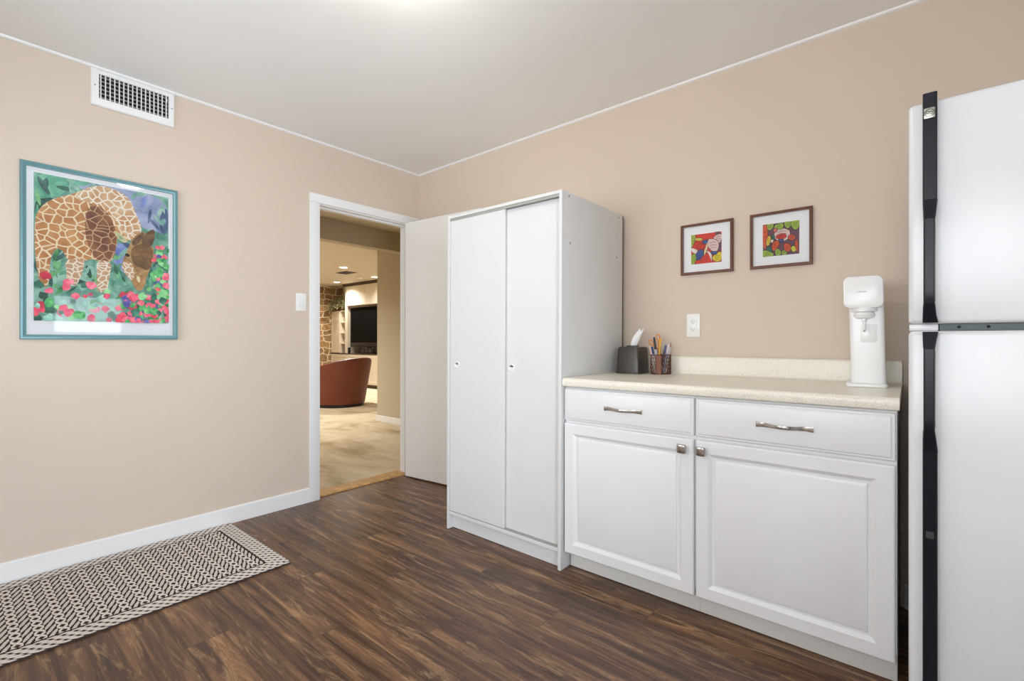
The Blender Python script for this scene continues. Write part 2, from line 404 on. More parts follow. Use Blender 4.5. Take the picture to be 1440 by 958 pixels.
ARTA=[
# rect 2.2295 2.381 1.4855 1.6395
('red',[(0,1000),(1000,990),(1000,0),(3,3)]),
('green',[(0,1000),(129,1000),(142,880),(83,724),(23,588),(0,594)]),
('yelgreen',[(129,873),(360,854),(347,776),(135,815)]),
('purple',[(736,990),(1000,990),(1000,373),(875,334),(894,620),(987,724)]),
('pink',[(762,847),(1000,925),(987,724),(894,594),(782,750)]),
('pink',[(558,782),(782,763),(908,614),(875,393),(762,360),(624,464),(545,620)]),
('red',[(129,769),(419,633),(439,536),(300,484),(155,620)]),
('blue',[(393,756),(558,769),(512,646),(419,679)]),
('cream',[(531,711),(558,549),(485,341),(393,166),(347,172),(439,393),(512,601)]),
('white',[(10,581),(228,445),(201,328),(23,445)]),
('blue',[(228,419),(393,471),(419,302),(300,153),(168,146),(155,263)]),
('green',[(10,302),(142,360),(155,192),(135,3),(3,3)]),
('red',[(419,256),(558,315),(650,231),(657,10),(142,3),(155,120),(320,127)]),
('white',[(512,412),(670,321),(690,16),(624,237)]),
('yellow',[(716,198),(1000,354),(1000,75),(875,23),(736,81)]),
('blue',[(650,360),(861,347),(828,256),(716,282)]),
]
ARTB=[
# rect 2.5685000000000002 2.7195 1.4865 1.64
('purple',[(0,1000),(1000,987),(997,0),(3,3)]),
('green',[(103,1000),(301,1000),(268,863),(156,811)]),
('green',[(301,915),(546,987),(566,844),(421,772)]),
('green',[(586,980),(785,987),(758,863),(672,792)]),
('green',[(785,987),(997,987),(970,779),(877,726),(798,857)]),
('orange',[(3,1000),(116,961),(136,694),(89,433),(83,218),(3,349)]),
('pink',[(334,713),(394,798),(507,759),(566,805),(672,752),(738,700),(738,557),(672,472),(546,420),(394,485),(341,590)]),
('red',[(394,609),(526,648),(632,609),(632,524),(507,511),(394,537)]),
('blue',[(427,485),(586,472),(526,401)]),
('rose',[(308,831),(394,831),(387,752),(321,726)]),
('yellow',[(156,642),(222,583),(202,420),(136,329),(103,407)]),
('teal',[(123,283),(202,296),(268,173),(215,68),(136,114)]),
('teal',[(281,668),(321,616),(308,498),(268,550)]),
('orange',[(288,407),(421,459),(460,362),(354,160),(268,192)]),
('green',[(3,225),(288,94),(288,3),(3,3)]),
('green',[(368,205),(480,166),(507,23),(368,16)]),
('green',[(546,114),(632,153),(672,16),(546,16)]),
('orange',[(712,537),(798,596),(891,511),(858,427),(738,453)]),
('orange',[(599,342),(758,296),(758,134),(692,94),(613,179)]),
('yelgreen',[(778,205),(877,238),(924,114),(838,55)]),
('orange',[(891,349),(944,440),(964,225),(944,23),(904,231)]),
('white',[(222,485),(301,498),(268,407)]),
]

E_WIN1, E_FILL2, E_FILL3, E_FILL4, E_LAMP, E_DEN, EXPO = 8.0, 28.0, 112.0, 30.0, 31.0, 340.0, 0.06

# ------------------------------------------------------------------ the room shell
W, D, H = 4.2, -3.3, 2.455
struct(MB().box(-0.03, W+.12, D-.12, .12, -.12, 0).build('floor', M['floor'], smooth=0))
struct(MB().box(0, W+.12, D-.12, .12, H, H+.1).build('ceiling', M['ceil'], smooth=0))
def wall_with_hole(name, axis, f0, f1, a0, a1, h0, h1, z0, z1, top, mat):
    mb = MB()
    def b(p0, p1, q0, q1):
        if p1-p0 < 1e-5 or q1-q0 < 1e-5: return
        if axis == 0: mb.box(f0, f1, p0, p1, q0, q1)
        else: mb.box(p0, p1, f0, f1, q0, q1)
    b(a0, h0, 0, top); b(h1, a1, 0, top); b(h0, h1, z1, top); b(h0, h1, 0, z0)
    return struct(mb.build(name, mat, smooth=0))
wall_with_hole('wall_left', 0, -.12, 0, D, 0, -.885, -.078, 0, 2.04, H, M['wall'])
struct(MB().box(-.12, W, 0, .12, 0, H).build('wall_back', M['wall'], smooth=0))
wr = MB()
for y0_, y1_, z0_, z1_ in ((D, -3.2, 0, H), (-3.2, -2.12, 0, .06), (-3.2, -2.12, 2.08, H), (-2.12, -1.78, 0, H), (-1.78, -1.10, 0, 1.14), (-1.78, -1.10, 1.64, H), (-1.10, .12, 0, H)): wr.box(W, W+.12, y0_, y1_, z0_, z1_)
struct(wr.build('wall_right', M['wall'], smooth=0))
wf = MB()
for x0_, x1_, z0_, z1_ in ((-.12, .45, 0, H), (.45, 1.75, 0, .95), (.45, 1.75, 1.88, H), (1.75, 2.2, 0, H), (2.2, 3.5, 0, .95), (2.2, 3.5, 1.88, H), (3.5, W+.12, 0, H)): wf.box(x0_, x1_, D-.12, D, z0_, z1_)
struct(wf.build('wall_front', M['wall'], smooth=0))

def trim_profile(mb, p0, p1, axis):       # quarter bead where wall and ceiling meet
    q = [(0, 0), (.005, .001), (.009, .004), (.0115, .008), (.0125, .0125), (0, .0125)]
    z = H-.0125
    if axis == 1: mb.extrude([(z+b, a) for a, b in q] if False else [(a, z+b) for a, b in q], 1, p0, p1)
    else: mb.extrude([(-a, z+b) for a, b in q], 0, p0, p1)
    return mb
struct(trim_profile(MB(), D, 0, 1).build('trim_1', M['white_trim']))
struct(trim_profile(MB(), 0, W, 0).build('trim_2', M['white_trim']))

def baseboard(mb, p0, p1, axis, s=1, h=.096, t=.012, at=0.0, z=0.0):
    q = [(0, z), (t, z), (t, z+h-.006), (t-.004, z+h-.001), (t-.008, z+h), (0, z+h)]
    if axis == 1: mb.extrude([(at+s*a, b) for a, b in q], 1, p0, p1)
    else: mb.extrude([(at+s*a, b) for a, b in q], 0, p0, p1)
    return mb
struct(baseboard(MB(), D, -.9395, 1).build('baseboard_left', M['white_trim']))
bbk = baseboard(MB(), .03, 1.02, 0, -1); baseboard(bbk, 3.09, W, 0, -1)
struct(bbk.build('baseboard_back', M['white_trim']))

# door casing, jamb, stop and threshold
cs = MB()
cs.box(0.0005, .0155, -.9385, -.8675, 0, 2.029, .0025)
cs.box(0.0005, .0155, -.0775, -.0068, 0, 2.029, .0025)
cs.box(0.0005, .0165, -.9385, -.0068, 2.0292, 2.0895, .0025)
struct(cs.build('trim_3', M['white_trim']))
jb = MB()
jb.box(-.12, 0, -.8848, -.863, 0, 2.022); jb.box(-.12, 0, -.1, -.0785, 0, 2.022); jb.box(-.12, 0, -.8848, -.0785, 2.022, 2.0398)
jb.box(-.085, -.045, -.863, -.852, 0, 2.011); jb.box(-.085, -.045, -.111, -.1, 0, 2.011); jb.box(-.085, -.045, -.863, -.1, 2.011, 2.022)
struct(jb.build('trim_4', M['white_trim'], smooth=0))
th = MB(); th.extrude([(-.145, .0015), (-.03, .0015), (-.03, .006), (-.038, .0135), (-.06, .016), (-.145, .016)], 1, -.852, -.111)
struct(th.build('trim_5', M['oak']))

# open door leaf, swung back against the back wall
leaf = MB(); p0 = Vector((.020, -.157)); p1 = Vector((.776, -.083)); d = (p1-p0).normalized(); nrm = Vector((-d.y, d.x))
ang = math.atan2(d.y, d.x); L = (p1-p0).length
mt = Matrix.Translation((p0.x, p0.y, 0)) @ Matrix.Rotation(ang, 4, 'Z')
leaf.box(0, L, 0, .035, .012, 2.028, .0015, 1, mat=mt)
door = struct(leaf.build('door_1', M['door_white']))
hg = MB()
for z in (.25, 1.02, 1.8):
    hg.lathe([(.006, z-.045), (.006, z+.045)], .0115, -.1235, 12)
hg.build('hinge', M['nickel'], door)
kn = MB(); prof = [(.028, 0), (.028, .006), (.011, .010), (.011, .032), (.026, .042), (.029, .055), (.022, .066), (.004, .070)]
loops = []
for r, h in prof: loops.append([tuple(mt @ Vector((L-.065+r*math.cos(2*PI*k/24), -h, .95+r*math.sin(2*PI*k/24)))) for k in range(24)])
kn.loft(loops); kn.build('door_knob', M['nickel'], door)

# ------------------------------------------------------------------ the den beyond the doorway
DX, DY0, DY1, DH = -7.9, -3.3, 4.2, 2.44
struct(MB().box(DX-.12, -.1455, DY0, DY1+.12, -.1, .010).build('floor_den', M['carpet'], smooth=0))
struct(MB().box(DX-.12, -.1202, DY0, DY1+.12, DH, DH+.1).build('ceiling_den', M['den_ceil'], smooth=0))
struct(MB().box(DX-.12, DX, DY0, DY1+.12, .01, DH).build('wall_den_stone', M['stone'], smooth=0))
struct(MB().box(DX, -2.41, DY1, DY1+.12, .01, DH).box(DX, -7.2725, 3.95, DY1-.0002, .7905, DH-.0005).build('wall_den_back', M['den_white'], smooth=0))
struct(MB().box(DX, -.12, DY0-.12, DY0, .01, DH).build('wall_den_front', M['den_wall'], smooth=0))
hw = MB(); hw.box(-2.40, -.1205, 1.225, 1.345, .01, DH); hw.box(-2.40, -2.28, 1.345, DY1, .01, DH); hw.box(-.12, 0, .1205, 1.345, .01, DH)
struct(hw.build('wall_hall', M['den_wall'], smooth=0))
bh = MB(); baseboard(bh, -2.412, -.121, 0, -1, .078, .012, 1.2248, .0105); baseboard(bh, 1.2248, DY1, 1, -1, .078, .012, -2.4002, .0105)
struct(bh.build('baseboard_hall', M['white_trim']))
struct(MB().box(-1.95, -1.812, DY0, 1.2245, 2.205, DH-.0005).build('beam', M['den_wall'], smooth=0))

# ------------------------------------------------------------------ wardrobe
wx0, wx1, wy0, wy1, wz = 1.050, 1.842, -.646, -.030, 1.804
war = thing('wardrobe', 'tall white two-door sliding wardrobe between the open door and the base cabinets', 'wardrobe', (1.446, -.33, 0))
b = MB(); t = .016
b.box(wx0, wx0+t, wy0, wy1, 0, wz, .001, 1); b.box(wx1-t, wx1, wy0, wy1, 0, wz, .001, 1)
b.box(wx0+t, wx1-t, wy0, wy1, wz-t, wz, .001, 1)
b.box(wx0+t, wx1-t, wy0+.004, wy1, .083, .103, .002, 1)
b.box(wx0+t, wx1-t, -.575, wy1, .9, .916)
b.build('carcass', M['melamine'], war)
MB().box(wx0+t+.0005, wx1-t-.0005, -.612, -.598, .002, .0825).build('kick_panel', M['melamine'], war, smooth=0)
MB().box(wx0+.002, wx1-.001, wy1+.0003, wy1+.009, .005, wz-.004).build('back_panel', M['hardboard'], war, smooth=0)
tr = MB()
for y in (-.641, -.623, -.600): tr.box(wx0+t+.0005, wx1-t-.0005, y-.0015, y+.0015, wz-t-.014, wz-t-.0003)
tr.box(wx0+t+.0005, wx1-t-.0005, -.643, -.598, wz-t-.003, wz-t-.0003)
tr.build('top_track', M['vent_grey'], war, smooth=0)
MB().box(wx0+t+.0005, wx1-t-.0005, -.641, -.600, .1032, .106).build('bottom_track', M['vent_grey'], war, smooth=0)
def slider(x0, x1, y0, z0, z1, px):
    dmb = MB().box(x0, x1, y0, y0+.015, z0, z1, .0012, 1)
    dr = dmb.build('door', M['melamine'], war)
    q = MB(); c = []
    for r, h in [(.0195, 0.0004), (.0195, -.0022), (.0178, -.0036), (.0155, -.0032), (.0145, .0000), (.0145, .0002)]:
        c.append([(px+r*math.cos(2*PI*k/28), y0+h, .949+r*math.sin(2*PI*k/28)) for k in range(28)])
    q.loft(c, True, False); q.build('finger_pull', M['gloss_white'], dr)
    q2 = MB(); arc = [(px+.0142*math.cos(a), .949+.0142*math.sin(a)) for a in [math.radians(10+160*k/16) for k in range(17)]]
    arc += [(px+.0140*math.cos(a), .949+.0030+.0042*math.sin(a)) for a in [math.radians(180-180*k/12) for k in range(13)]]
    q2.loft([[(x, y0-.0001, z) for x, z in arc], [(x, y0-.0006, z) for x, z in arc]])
    q2.build('pull_shade', M['vent_grey'], dr)  # grey crescent draws the shade in the upper half of the cup
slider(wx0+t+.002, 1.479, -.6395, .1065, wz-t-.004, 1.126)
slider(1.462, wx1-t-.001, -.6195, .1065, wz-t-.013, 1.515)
for (y, z) in ((-.585, 1.786), (-.075, 1.783), (-.575, 1.56), (-.10, 1.555)):
    caps = MB(); caps.loft([[(wx1+h, y+r*math.cos(2*PI*k/20), z+r*math.sin(2*PI*k/20)) for k in range(20)] for r, h in ((.006, .0002), (.006, .0012), (.0045, .0018), (.002, .0012))])
    caps.build('screw_cap', M['vent_grey'], war)
ft = MB()
for x in (wx0+.03, wx1-.03):
    pass
war.rotation_euler = (0, math.radians(.28), 0)

# ------------------------------------------------------------------ base cabinets
RAISED = [(0, .006), (.002, .002), (.006, 0), (.047, 0), (.049, .0014), (.060, .0105), (.0655, .0118), (.0685, .0118), (.071, .0080), (.078, .0055)]
DRAWER = [(0, .007), (.002, .0045), (.008, .0035), (.0105, .0012), (.014, 0)]
YF = -.632
def bow_pull(cx, z, parent):
    n = 24; loops = []
    for i in range(n+1):
        u = -1+2*i/n; x = cx+.0885*u
        o = .004+.026*(0.5+0.5*math.cos(PI*max(-1, min(1, u*1.18))))
        hh = .0064+.0042*abs(u)**3
        zc = z-.0006*math.cos(PI*u/2)
        y = YF-o
        tk = .0042
        loops.append([(x, y-tk/2, zc-hh+.001), (x, y-tk/2-.001, zc), (x, y-tk/2, zc+hh-.001), (x, y, zc+hh), (x, y+tk/2, zc+hh-.001), (x, y+tk/2, zc-hh+.001), (x, y, zc-hh)])
    mb = MB().loft(loops)
    for s in (-1, 1): mb.box(cx+s*.083-.005, cx+s*.083+.005, YF-.0035, YF+.0003, z-.006, z+.006, .001, 1)
    return mb.build('handle', M['nickel'], parent)
def pillow_knob(x, z, parent):
    mb = MB()
    mb.loft([[(x+r*math.cos(2*PI*k/16), YF+h, z+r*math.sin(2*PI*k/16)) for k in range(16)] for r, h in ((.008, .0003), (.008, -.003), (.0055, -.006), (.0055, -.014))])
    n = 24; loops = []
    for i in range(13):
        ph = -PI/2+PI*i/12; s = max(.02, abs(math.cos(ph))**.35); yy = -.020+.0075*math.copysign(abs(math.sin(ph))**.55, math.sin(ph))
        L_ = []
        for k in range(n):
            a = 2*PI*k/n; c_, s_ = math.cos(a), math.sin(a); e = .38
            px = .0182*s*math.copysign(abs(c_)**e, c_); pz = .0178*s*math.copysign(abs(s_)**e, s_)
            L_.append((x+px, YF+yy+(.0022*(px/.0182)**2 if ph < 0 else 0), z+pz))
        loops.append(L_)
    mb.loft(loops); return mb.build('knob', M['nickel'], parent, smooth=60)
def base_cabinet(x0, x1, label, knob_x, end_right):
    cab = thing('base_cabinet', label, 'cabinet', ((x0+x1)/2, -.3, 0), 'base cabinets under the countertop')
    bb = MB(); s = .016
    bb.box(x0, x0+s, -.611, -.004, .0005 if False else .11, .871); bb.box(x1-s, x1, -.611, -.004, .11, .871)
    bb.box(x0+s, x1-s, -.611, -.004, .11, .126); bb.box(x0+s, x1-s, -.02, -.004, .126, .871)
    bb.box(x0+s, x1-s, -.611, -.592, .836, .871); bb.box(x0+s, x1-s, -.611, -.592, .690, .722)
    bb.box(x0, x0+.03, -.6115, -.592, .11, .871); bb.box(x1-.03, x1, -.6115, -.592, .11, .871); bb.box(x0+.03, x1-.03, -.611, -.592, .11, .135)
    bb.build('body', M['thermofoil'], cab, smooth=0)
    k = MB().box(x0, x1, -.569, -.553, .003, .1098); k.box(x0, x0+.016, -.553, -.004, .0005, .1098); k.box(x1-.016, x1, -.553, -.004, .0005, .1098)
    k.build('toe_kick', plain('kick_grey_white', (206, 204, 198), .5) if 'kick' not in M else M['kick'], cab, smooth=0)
    g = .0035
    dl = MB().front_panel(x0+g, x1-g, .088, .700, YF, .019, RAISED).build('door', M['thermofoil'], cab, smooth=25)
    pillow_knob(knob_x, .662, dl)
    dw = MB().front_panel(x0+g, x1-g, .7145, .862, YF, .019, DRAWER).build('drawer', M['thermofoil'], cab, smooth=25)
    bow_pull((x0+x1)/2+(.001), .788, dw)
    return cab
M['kick'] = plain('kick_grey_white', (212, 210, 205), .5)
base_cabinet(1.850, 2.4615, 'white raised-panel base cabinet with drawer, standing against the tall wardrobe', 2.417, False)
base_cabinet(2.4625, 3.076, 'white raised-panel base cabinet with drawer, standing next to the refrigerator', 2.491, True)

# countertop: post-formed worktop with a low backsplash
ct = thing('countertop', 'speckled beige laminate countertop with backsplash over the two white base cabinets', 'countertop', (2.466, -.33, .872))
pf = [(-.630, .872)]
for k in range(9):
    a = PI+PI/2*0+(-PI/2)*k/8 if False else None
pts = [(-.006, .8725), (-.628, .8725), (-.636, .8722), (-.6425, .875), (-.645, .881)]
for k in range(0, 9):
    a = PI-PI/2*k/8; pts.append((-.630+.015*math.cos(a), .897+.015*math.sin(a)))
pts += [(-.006, .912)]
MB().extrude(pts, 0, 1.8505, 3.0825).build('worktop', M['laminate'], ct)
sp = [(-.0045, .9122), (-.036, .9122), (-.030, .9135), (-.0255, .917), (-.0235, .922), (-.0225, .998)]
for k in range(0, 5):
    a = PI-PI/2*k/4; sp.append((-.0145+.008*math.cos(a), .998+.008*math.sin(a)))
sp += [(-.0045, 1.006)]
MB().extrude(sp, 0, 1.8505, 3.0825).build('backsplash', M['laminate'], ct)

# ------------------------------------------------------------------ refrigerator
fx0, fx1, fy = 3.104, 3.864, -.960
fr = thing('refrigerator', 'white top-freezer refrigerator with black handles beside the base cabinets', 'refrigerator', ((fx0+fx1)/2, -.5, 0))
MB().box(fx0+.006, fx1-.006, -.884, -.06, .04, 1.672, .006).build('cabinet_body', M['fridge'], fr)
MB().box(fx0+.012, fx1-.012, -.8915, -.8845, .10, 1.664).box(fx0+.058, fx1-.004, -.948, -.8918, 1.1125, 1.1275).build('door_gasket', M['gasket'], fr, smooth=0)
MB().box(fx0+.03, fx1-.03, -.93, -.885, .022, .092, .004).build('kick_grille', M['dark_grey'], fr)
for x in (fx0+.05, fx1-.05):
    for y in (-.82, -.12): MB().lathe([(.018, .0005), (.018, .012), (.010, .014), (.010, .04)], x, y, 16).build('foot', M['black'], fr)
fz = MB().box(fx0, fx1, fy, -.892, 1.1285, 1.676, .011, 4).build('freezer_door', M['fridge'], fr)
fd = MB().box(fx0, fx1, fy, -.892, .098, 1.1115, .011, 4).build('refrigerator_door', M['fridge'], fr)
MB().box(fx0+.001, fx0+.056, -.953, -.8925, 1.1117, 1.1283, .003).build('door_edge_cap', M['fridge'], fr)
for x in (3.197, 3.247): MB().loft([[(x+.0035*math.cos(2*PI*k/12), -.9481-h, 1.1205+.0035*math.sin(2*PI*k/12)) for k in range(12)] for h in (0, .001)]).build('gasket_screw', M['duct'], fr)
def handle(secs, parent):
    loops = []
    for z, xa, xb, yb, yf in secs:
        c = .0025
        loops.append([(xa, yb, z), (xb, yb, z), (xb, yf+c, z), (xb-c, yf, z), (xa+c, yf, z), (xa, yf+c, z)])
    return MB().loft(loops).build('handle', M['black_gloss'], parent, smooth=28)
h1 = handle([(1.688, 3.1305, 3.157, fy, -.981), (1.430, 3.1305, 3.157, fy, -.981), (1.4245, 3.1305, 3.1575, fy, -.9845), (1.405, 3.131, 3.1555, fy, -.996), (1.384, 3.1315, 3.1535, fy-.001, -1.004), (1.378, 3.1315, 3.1525, -.9875, -1.008),
     (1.30, 3.1315, 3.1515, -.988, -1.009), (1.205, 3.1315, 3.1515, -.988, -1.009), (1.178, 3.1315, 3.152, -.9875, -1.007), (1.172, 3.131, 3.153, fy-.001, -1.004), (1.15, 3.1305, 3.155, fy, -.994), (1.131, 3.130, 3.159, fy, -.984)], fz)
h2 = handle([(1.109, 3.130, 3.159, fy, -.984), (1.09, 3.1305, 3.1555, fy, -.994), (1.073, 3.131, 3.153, fy-.001, -1.003), (1.067, 3.1315, 3.152, -.9875, -1.007), (1.03, 3.1315, 3.1515, -.988, -1.009), (.90, 3.1315, 3.1515, -.988, -1.009),
     (.872, 3.1315, 3.152, -.9875, -1.007), (.866, 3.131, 3.153, fy-.001, -1.004), (.845, 3.1305, 3.1555, fy, -.996), (.822, 3.1305, 3.158, fy, -.984), (.815, 3.1305, 3.1575, fy, -.981), (.10, 3.1305, 3.1575, fy, -.981)], fd)
for (za, zb, dr) in ((1.178, 1.378, fz), (.872, 1.067, fd)):
    MB().box(3.1515, 3.1545, fy-.008, fy+.0002, za+.004, zb-.004, .001, 1).build('grip_highlight', M['vent_grey'], dr)  # strip stands in for the highlight on the grip's door-facing side
bd = MB().box(3.1322, 3.1535, -.9835, -.9808, 1.6255, 1.6505, .002).build('emblem', M['chrome'], h1)
em = MB(); cx_, cz_ = 3.14285, 1.638
ring = lambda r, w: em.loft([[(cx_+(r+dr_)*math.cos(2*PI*k/28), y_, cz_+(r+dr_)*math.sin(2*PI*k/28)) for k in range(28)] for dr_, y_ in ((-w, -.9836), (-w, -.9843), (w, -.9843), (w, -.9836))], True, False)
ring(.0088, .0007)
for (ox, oz, flip) in ((-.0035, .0012, 1), (.0032, -.0006, -1)):
    pts = [(cx_+ox+flip*(.0035*math.cos(a))*(1-.04*k), -.984, cz_+oz+.0042*math.sin(a)*(1-.04*k)) for k, a in enumerate([x*.5 for x in range(12)])]
    em.tube(pts, .00055, 6)
em.build('emblem_script', M['dark_grey'], h1)
MB().box(3.1355, 3.1515, -.9825, -.9808, .609, .626, .0015, 1).build('emblem', M['dark_grey'], h2)

# ------------------------------------------------------------------ soda maker on the counter
so = thing('soda_maker', 'white home soda maker standing on the countertop next to the refrigerator', 'soda maker', (2.972, -.19, .9125))
def rrect(x0, x1, z0, z1, r, n=6):
    p = []
    for cx, cz, a0 in ((x1-r, z1-r, 0), (x0+r, z1-r, PI/2), (x0+r, z0+r, PI), (x1-r, z0+r, 1.5*PI)):
        for k in range(n+1):
            a = a0+PI/2*k/n; p.append((cx+r*math.cos(a), cz+r*math.sin(a)))
    return p
LEAN = lambda x, z: x-.020*(z-.93)
def slab_y(mb, rect, secs):        # rounded rectangle in x,z lofted along y with edge rounding: secs = (inset, y)
    x0, x1, z0, z1, r = rect; loops = []
    for s, y in secs: loops.append([(LEAN(x, z), y, z) for x, z in rrect(x0+s, x1-s, z0+s, z1-s, max(.002, r-s))])
    return mb.loft(loops)
def slab_z(mb, rect, secs):
    x0, x1, y0, y1, r = rect; loops = []
    for s, z in secs: loops.append([(LEAN(x, z), y, z) for x, y in rrect(x0+s, x1-s, y0+s, y1-s, max(.002, r-s))])
    return mb.loft(loops)
slab_z(MB(), (2.911, 3.039, -.292, -.085, .018), [(.002, .9126), (0, .915), (0, .922), (.004, .9265), (.008, .928)]).build('base', M['gloss_white'], so)
slab_z(MB(), (2.9265, 3.0345, -.262, -.10, .016), [(0, .928), (0, 1.205), (.0, 1.30), (.004, 1.304)]).build('column', M['gloss_white'], so)
hd = MB()
slab_y(hd, (2.910, 3.032, 1.2115, 1.3315, .021), [(.006, -.291), (.0015, -.2895), (0, -.286), (0, -.275), (.002, -.272)])
slab_y(hd, (2.9145, 3.0345, 1.2145, 1.3285, .020), [(.003, -.272), (0, -.268), (0, -.115), (.006, -.105)])
hd.build('head', M['gloss_white'], so)
cl = MB(); cx, cy = 2.968, -.252
cl.lathe([(.040, 1.2145), (.042, 1.205), (.042, 1.199), (.030, 1.196), (.0335, 1.194), (.036, 1.185), (.031, 1.174), (.020, 1.1705), (.001, 1.170)], cx, cy, 36)
cl.build('carbonating_collar', M['gloss_white'], so)
nz = MB().lathe([(.0085, 1.172), (.0085, 1.163), (.0055, 1.160), (.0045, 1.130), (.0035, 1.127)], 2.968, -.268, 16); nz.build('nozzle', M['gloss_white'], so)
MB().lathe([(.0025, 1.1268), (.0025, 1.1215)], 2.968, -.268, 12).build('nozzle_tip', M['vent_grey'], so)
slab_y(MB(), (2.961, 3.010, 1.082, 1.150, .006), [(.0, -.2615), (0, -.2630), (.0015, -.2640)]).build('bottle_rest', M['gloss_white'], so)
text_mesh('sodastream', .0058, Matrix.Translation((LEAN(2.968, 1.272), -.2913, 1.2725)) @ Matrix.Rotation(PI/2, 4, 'X'), 'lettering', M['dark_grey'], so, .0003)
so.rotation_euler = (0, 0, math.radians(4))

# ------------------------------------------------------------------ tissue box and tissue
tb = thing('tissue_box', 'dark bronze metal tissue box cover on the countertop against the wardrobe', 'tissue box', (1.954, -.117, .9125))
def taper(mb, secs):
    loops = []
    for x0, x1, y0, y1, r, z in secs: loops.append([(x, y, z) for x, y in rrect(x0, x1, y0, y1, r, 5)])
    return mb.loft(loops)
bx = MB()
taper(bx, [(1.886, 2.022, -.185, -.049, .010, .9128), (1.886, 2.022, -.185, -.049, .010, .917), (1.8885, 2.0195, -.1825, -.0515, .010, .9195), (1.893, 2.015, -.178, -.056, .013, 1.045), (1.8955, 2.0125, -.1755, -.0585, .015, 1.053), (1.9015, 2.0065, -.1695, -.0645, .014, 1.056)])
bx.build('cover', M['bronze'], tb)
rg = MB()
rg.loft([[(1.954+rx*math.cos(2*PI*k/32), -.117+ry*math.sin(2*PI*k/32), z) for k in range(32)] for rx, ry, z in ((.036, .025, 1.0555), (.036, .025, 1.060), (.033, .022, 1.062), (.029, .018, 1.060), (.028, .017, 1.0562))], True, False)
rg.build('opening_rim', M['bronze'], tb)
MB().lathe([(.001, 1.0563), (.017, 1.0563), (.017, 1.0567), (.001, 1.0567)], 1.954, -.117, 24).build('opening', M['duct'], tb)
ts = MB(); loops = []
for i in range(9):
    u = i/8; cx = 1.956+.040*u+.010*u*u-.004*math.sin(3*u); z = 1.0572+.088*u-.004*u*u; w = (.012+.006*math.sin(PI*min(1, u*1.1)))*(1.0 if u < .9 else .75); ang_ = .5+.6*u
    L_ = []
    for k in range(20):
        a = 2*PI*k/20; r1 = w*(1+.22*math.cos(3*a+1.5*u)+.12*math.cos(5*a)); yy = .55*r1*math.sin(a); xx = r1*math.cos(a)
        L_.append((cx+xx*math.cos(ang_*.4)-yy*.3, -.117+yy+xx*.2, z+.012*math.sin(2*a+1)*(u**3)))
    loops.append(L_)
ts.loft(loops); tag(ts.build('tissue', M['tissue'], smooth=60), 'white paper tissue sticking up out of the dark tissue box', 'tissue')

# ------------------------------------------------------------------ pencil cup and what stands in it
ccx, ccy, cr, cz0, cz1 = 2.098, -.086, .0515, .9125, 1.013
cup = thing('pencil_cup', 'round brown metal mesh pencil cup beside the tissue box on the countertop', 'pencil cup', (ccx, ccy, cz0))
cb = MB()
cb.lathe([(cr, cz0+.0005), (cr, cz0+.004), (cr-.0015, cz0+.004), (.001, cz0+.003)], ccx, ccy, 48).build('base', M['copper_brown'], cup)
cb = MB().lathe([(cr-.0012, cz1-.003), (cr+.0012, cz1-.003), (cr+.0018, cz1), (cr, cz1+.0018), (cr-.0015, cz1)], ccx, ccy, 48, caps=False)
cb.build('rim', M['copper_brown'], cup)
lt = MB(); nw = 22
for sgn in (1, -1):
    for k in range(nw):
        a0 = 2*PI*k/nw
        lt.tube([(ccx+(cr-.0006*(sgn > 0))*math.cos(a0+sgn*.75*i/10), ccy+(cr-.0006*(sgn > 0))*math.sin(a0+sgn*.75*i/10), cz0+.003+(cz1-cz0-.005)*i/10) for i in range(11)], .0013, 5)
lt.build('mesh_wall', M['copper_brown'], cup)
pq = MB(); vs = []; ca = math.radians(-80)
loops = []
for rr, in ((cr+.0005,), (cr+.002,)):
    pass
inner = []; n = 10
for z in (cz0+.004, cz1-.002):
    for rr in (cr+.0006, cr+.0022):
        inner.append([(ccx+rr*math.cos(ca-.31+.62*k/n), ccy+rr*math.sin(ca-.31+.62*k/n), z) for k in range(n+1)])
a_, b_, c_, d_ = inner
pq.loft([a_+b_[::-1], c_+d_[::-1]]).build('name_plate', M['copper_brown'], cup)

def stick(name, label, cat, base, tip, r, segs, group=None):
    """a pen/pencil along base->tip; segs = (material, t0, t1, r0, r1) become parts"""
    B, T = Vector(base), Vector(tip); o = thing(name, label, cat, tuple(B), group)
    for pn, m, t0, t1, r0, r1 in segs:
        MB().tube([tuple(B.lerp(T, t0)), tuple(B.lerp(T, t1))], [r0, r1], 10).build(pn, m, o)
    return o
pl = lambda n, c, r=.35: plain(n, c, r)
ylw = pl('pencil_yellow', (226, 172, 60)); wood = pl('pencil_wood', (224, 190, 140)); pnk = pl('eraser_pink', (224, 130, 120)); blu = pl('pen_blue', (44, 62, 128)); nvy = pl('pen_navy', (30, 36, 70)); wht = pl('pen_white', (232, 232, 236)); gry = pl('marker_grey', (196, 196, 198)); blk = pl('marker_black', (24, 22, 24)); lbl = pl('pen_pale_blue', (150, 172, 214)); pinkw = pl('pen_pale_pink', (236, 206, 200)); org = pl('scissor_orange', (232, 146, 54)); rd = pl('pen_red', (150, 52, 50))
zb = cz0+.0052
stick('marker', 'grey marker with a tall black cap in the pencil cup', 'marker', (2.094, -.108, zb), (2.071, -.106, 1.106), .0055, [('barrel', gry, 0, .66, .0048, .0052), ('cap', blk, .66, 1, .0062, .0052)])
stick('pencil', 'yellow pencil in the pencil cup, standing tallest just behind the grey marker', 'pencil', (2.097, -.090, zb), (2.091, -.084, 1.115), .0036, [('shaft', ylw, 0, .93, .0036, .0036), ('eraser', pnk, .93, 1, .0034, .0032)])
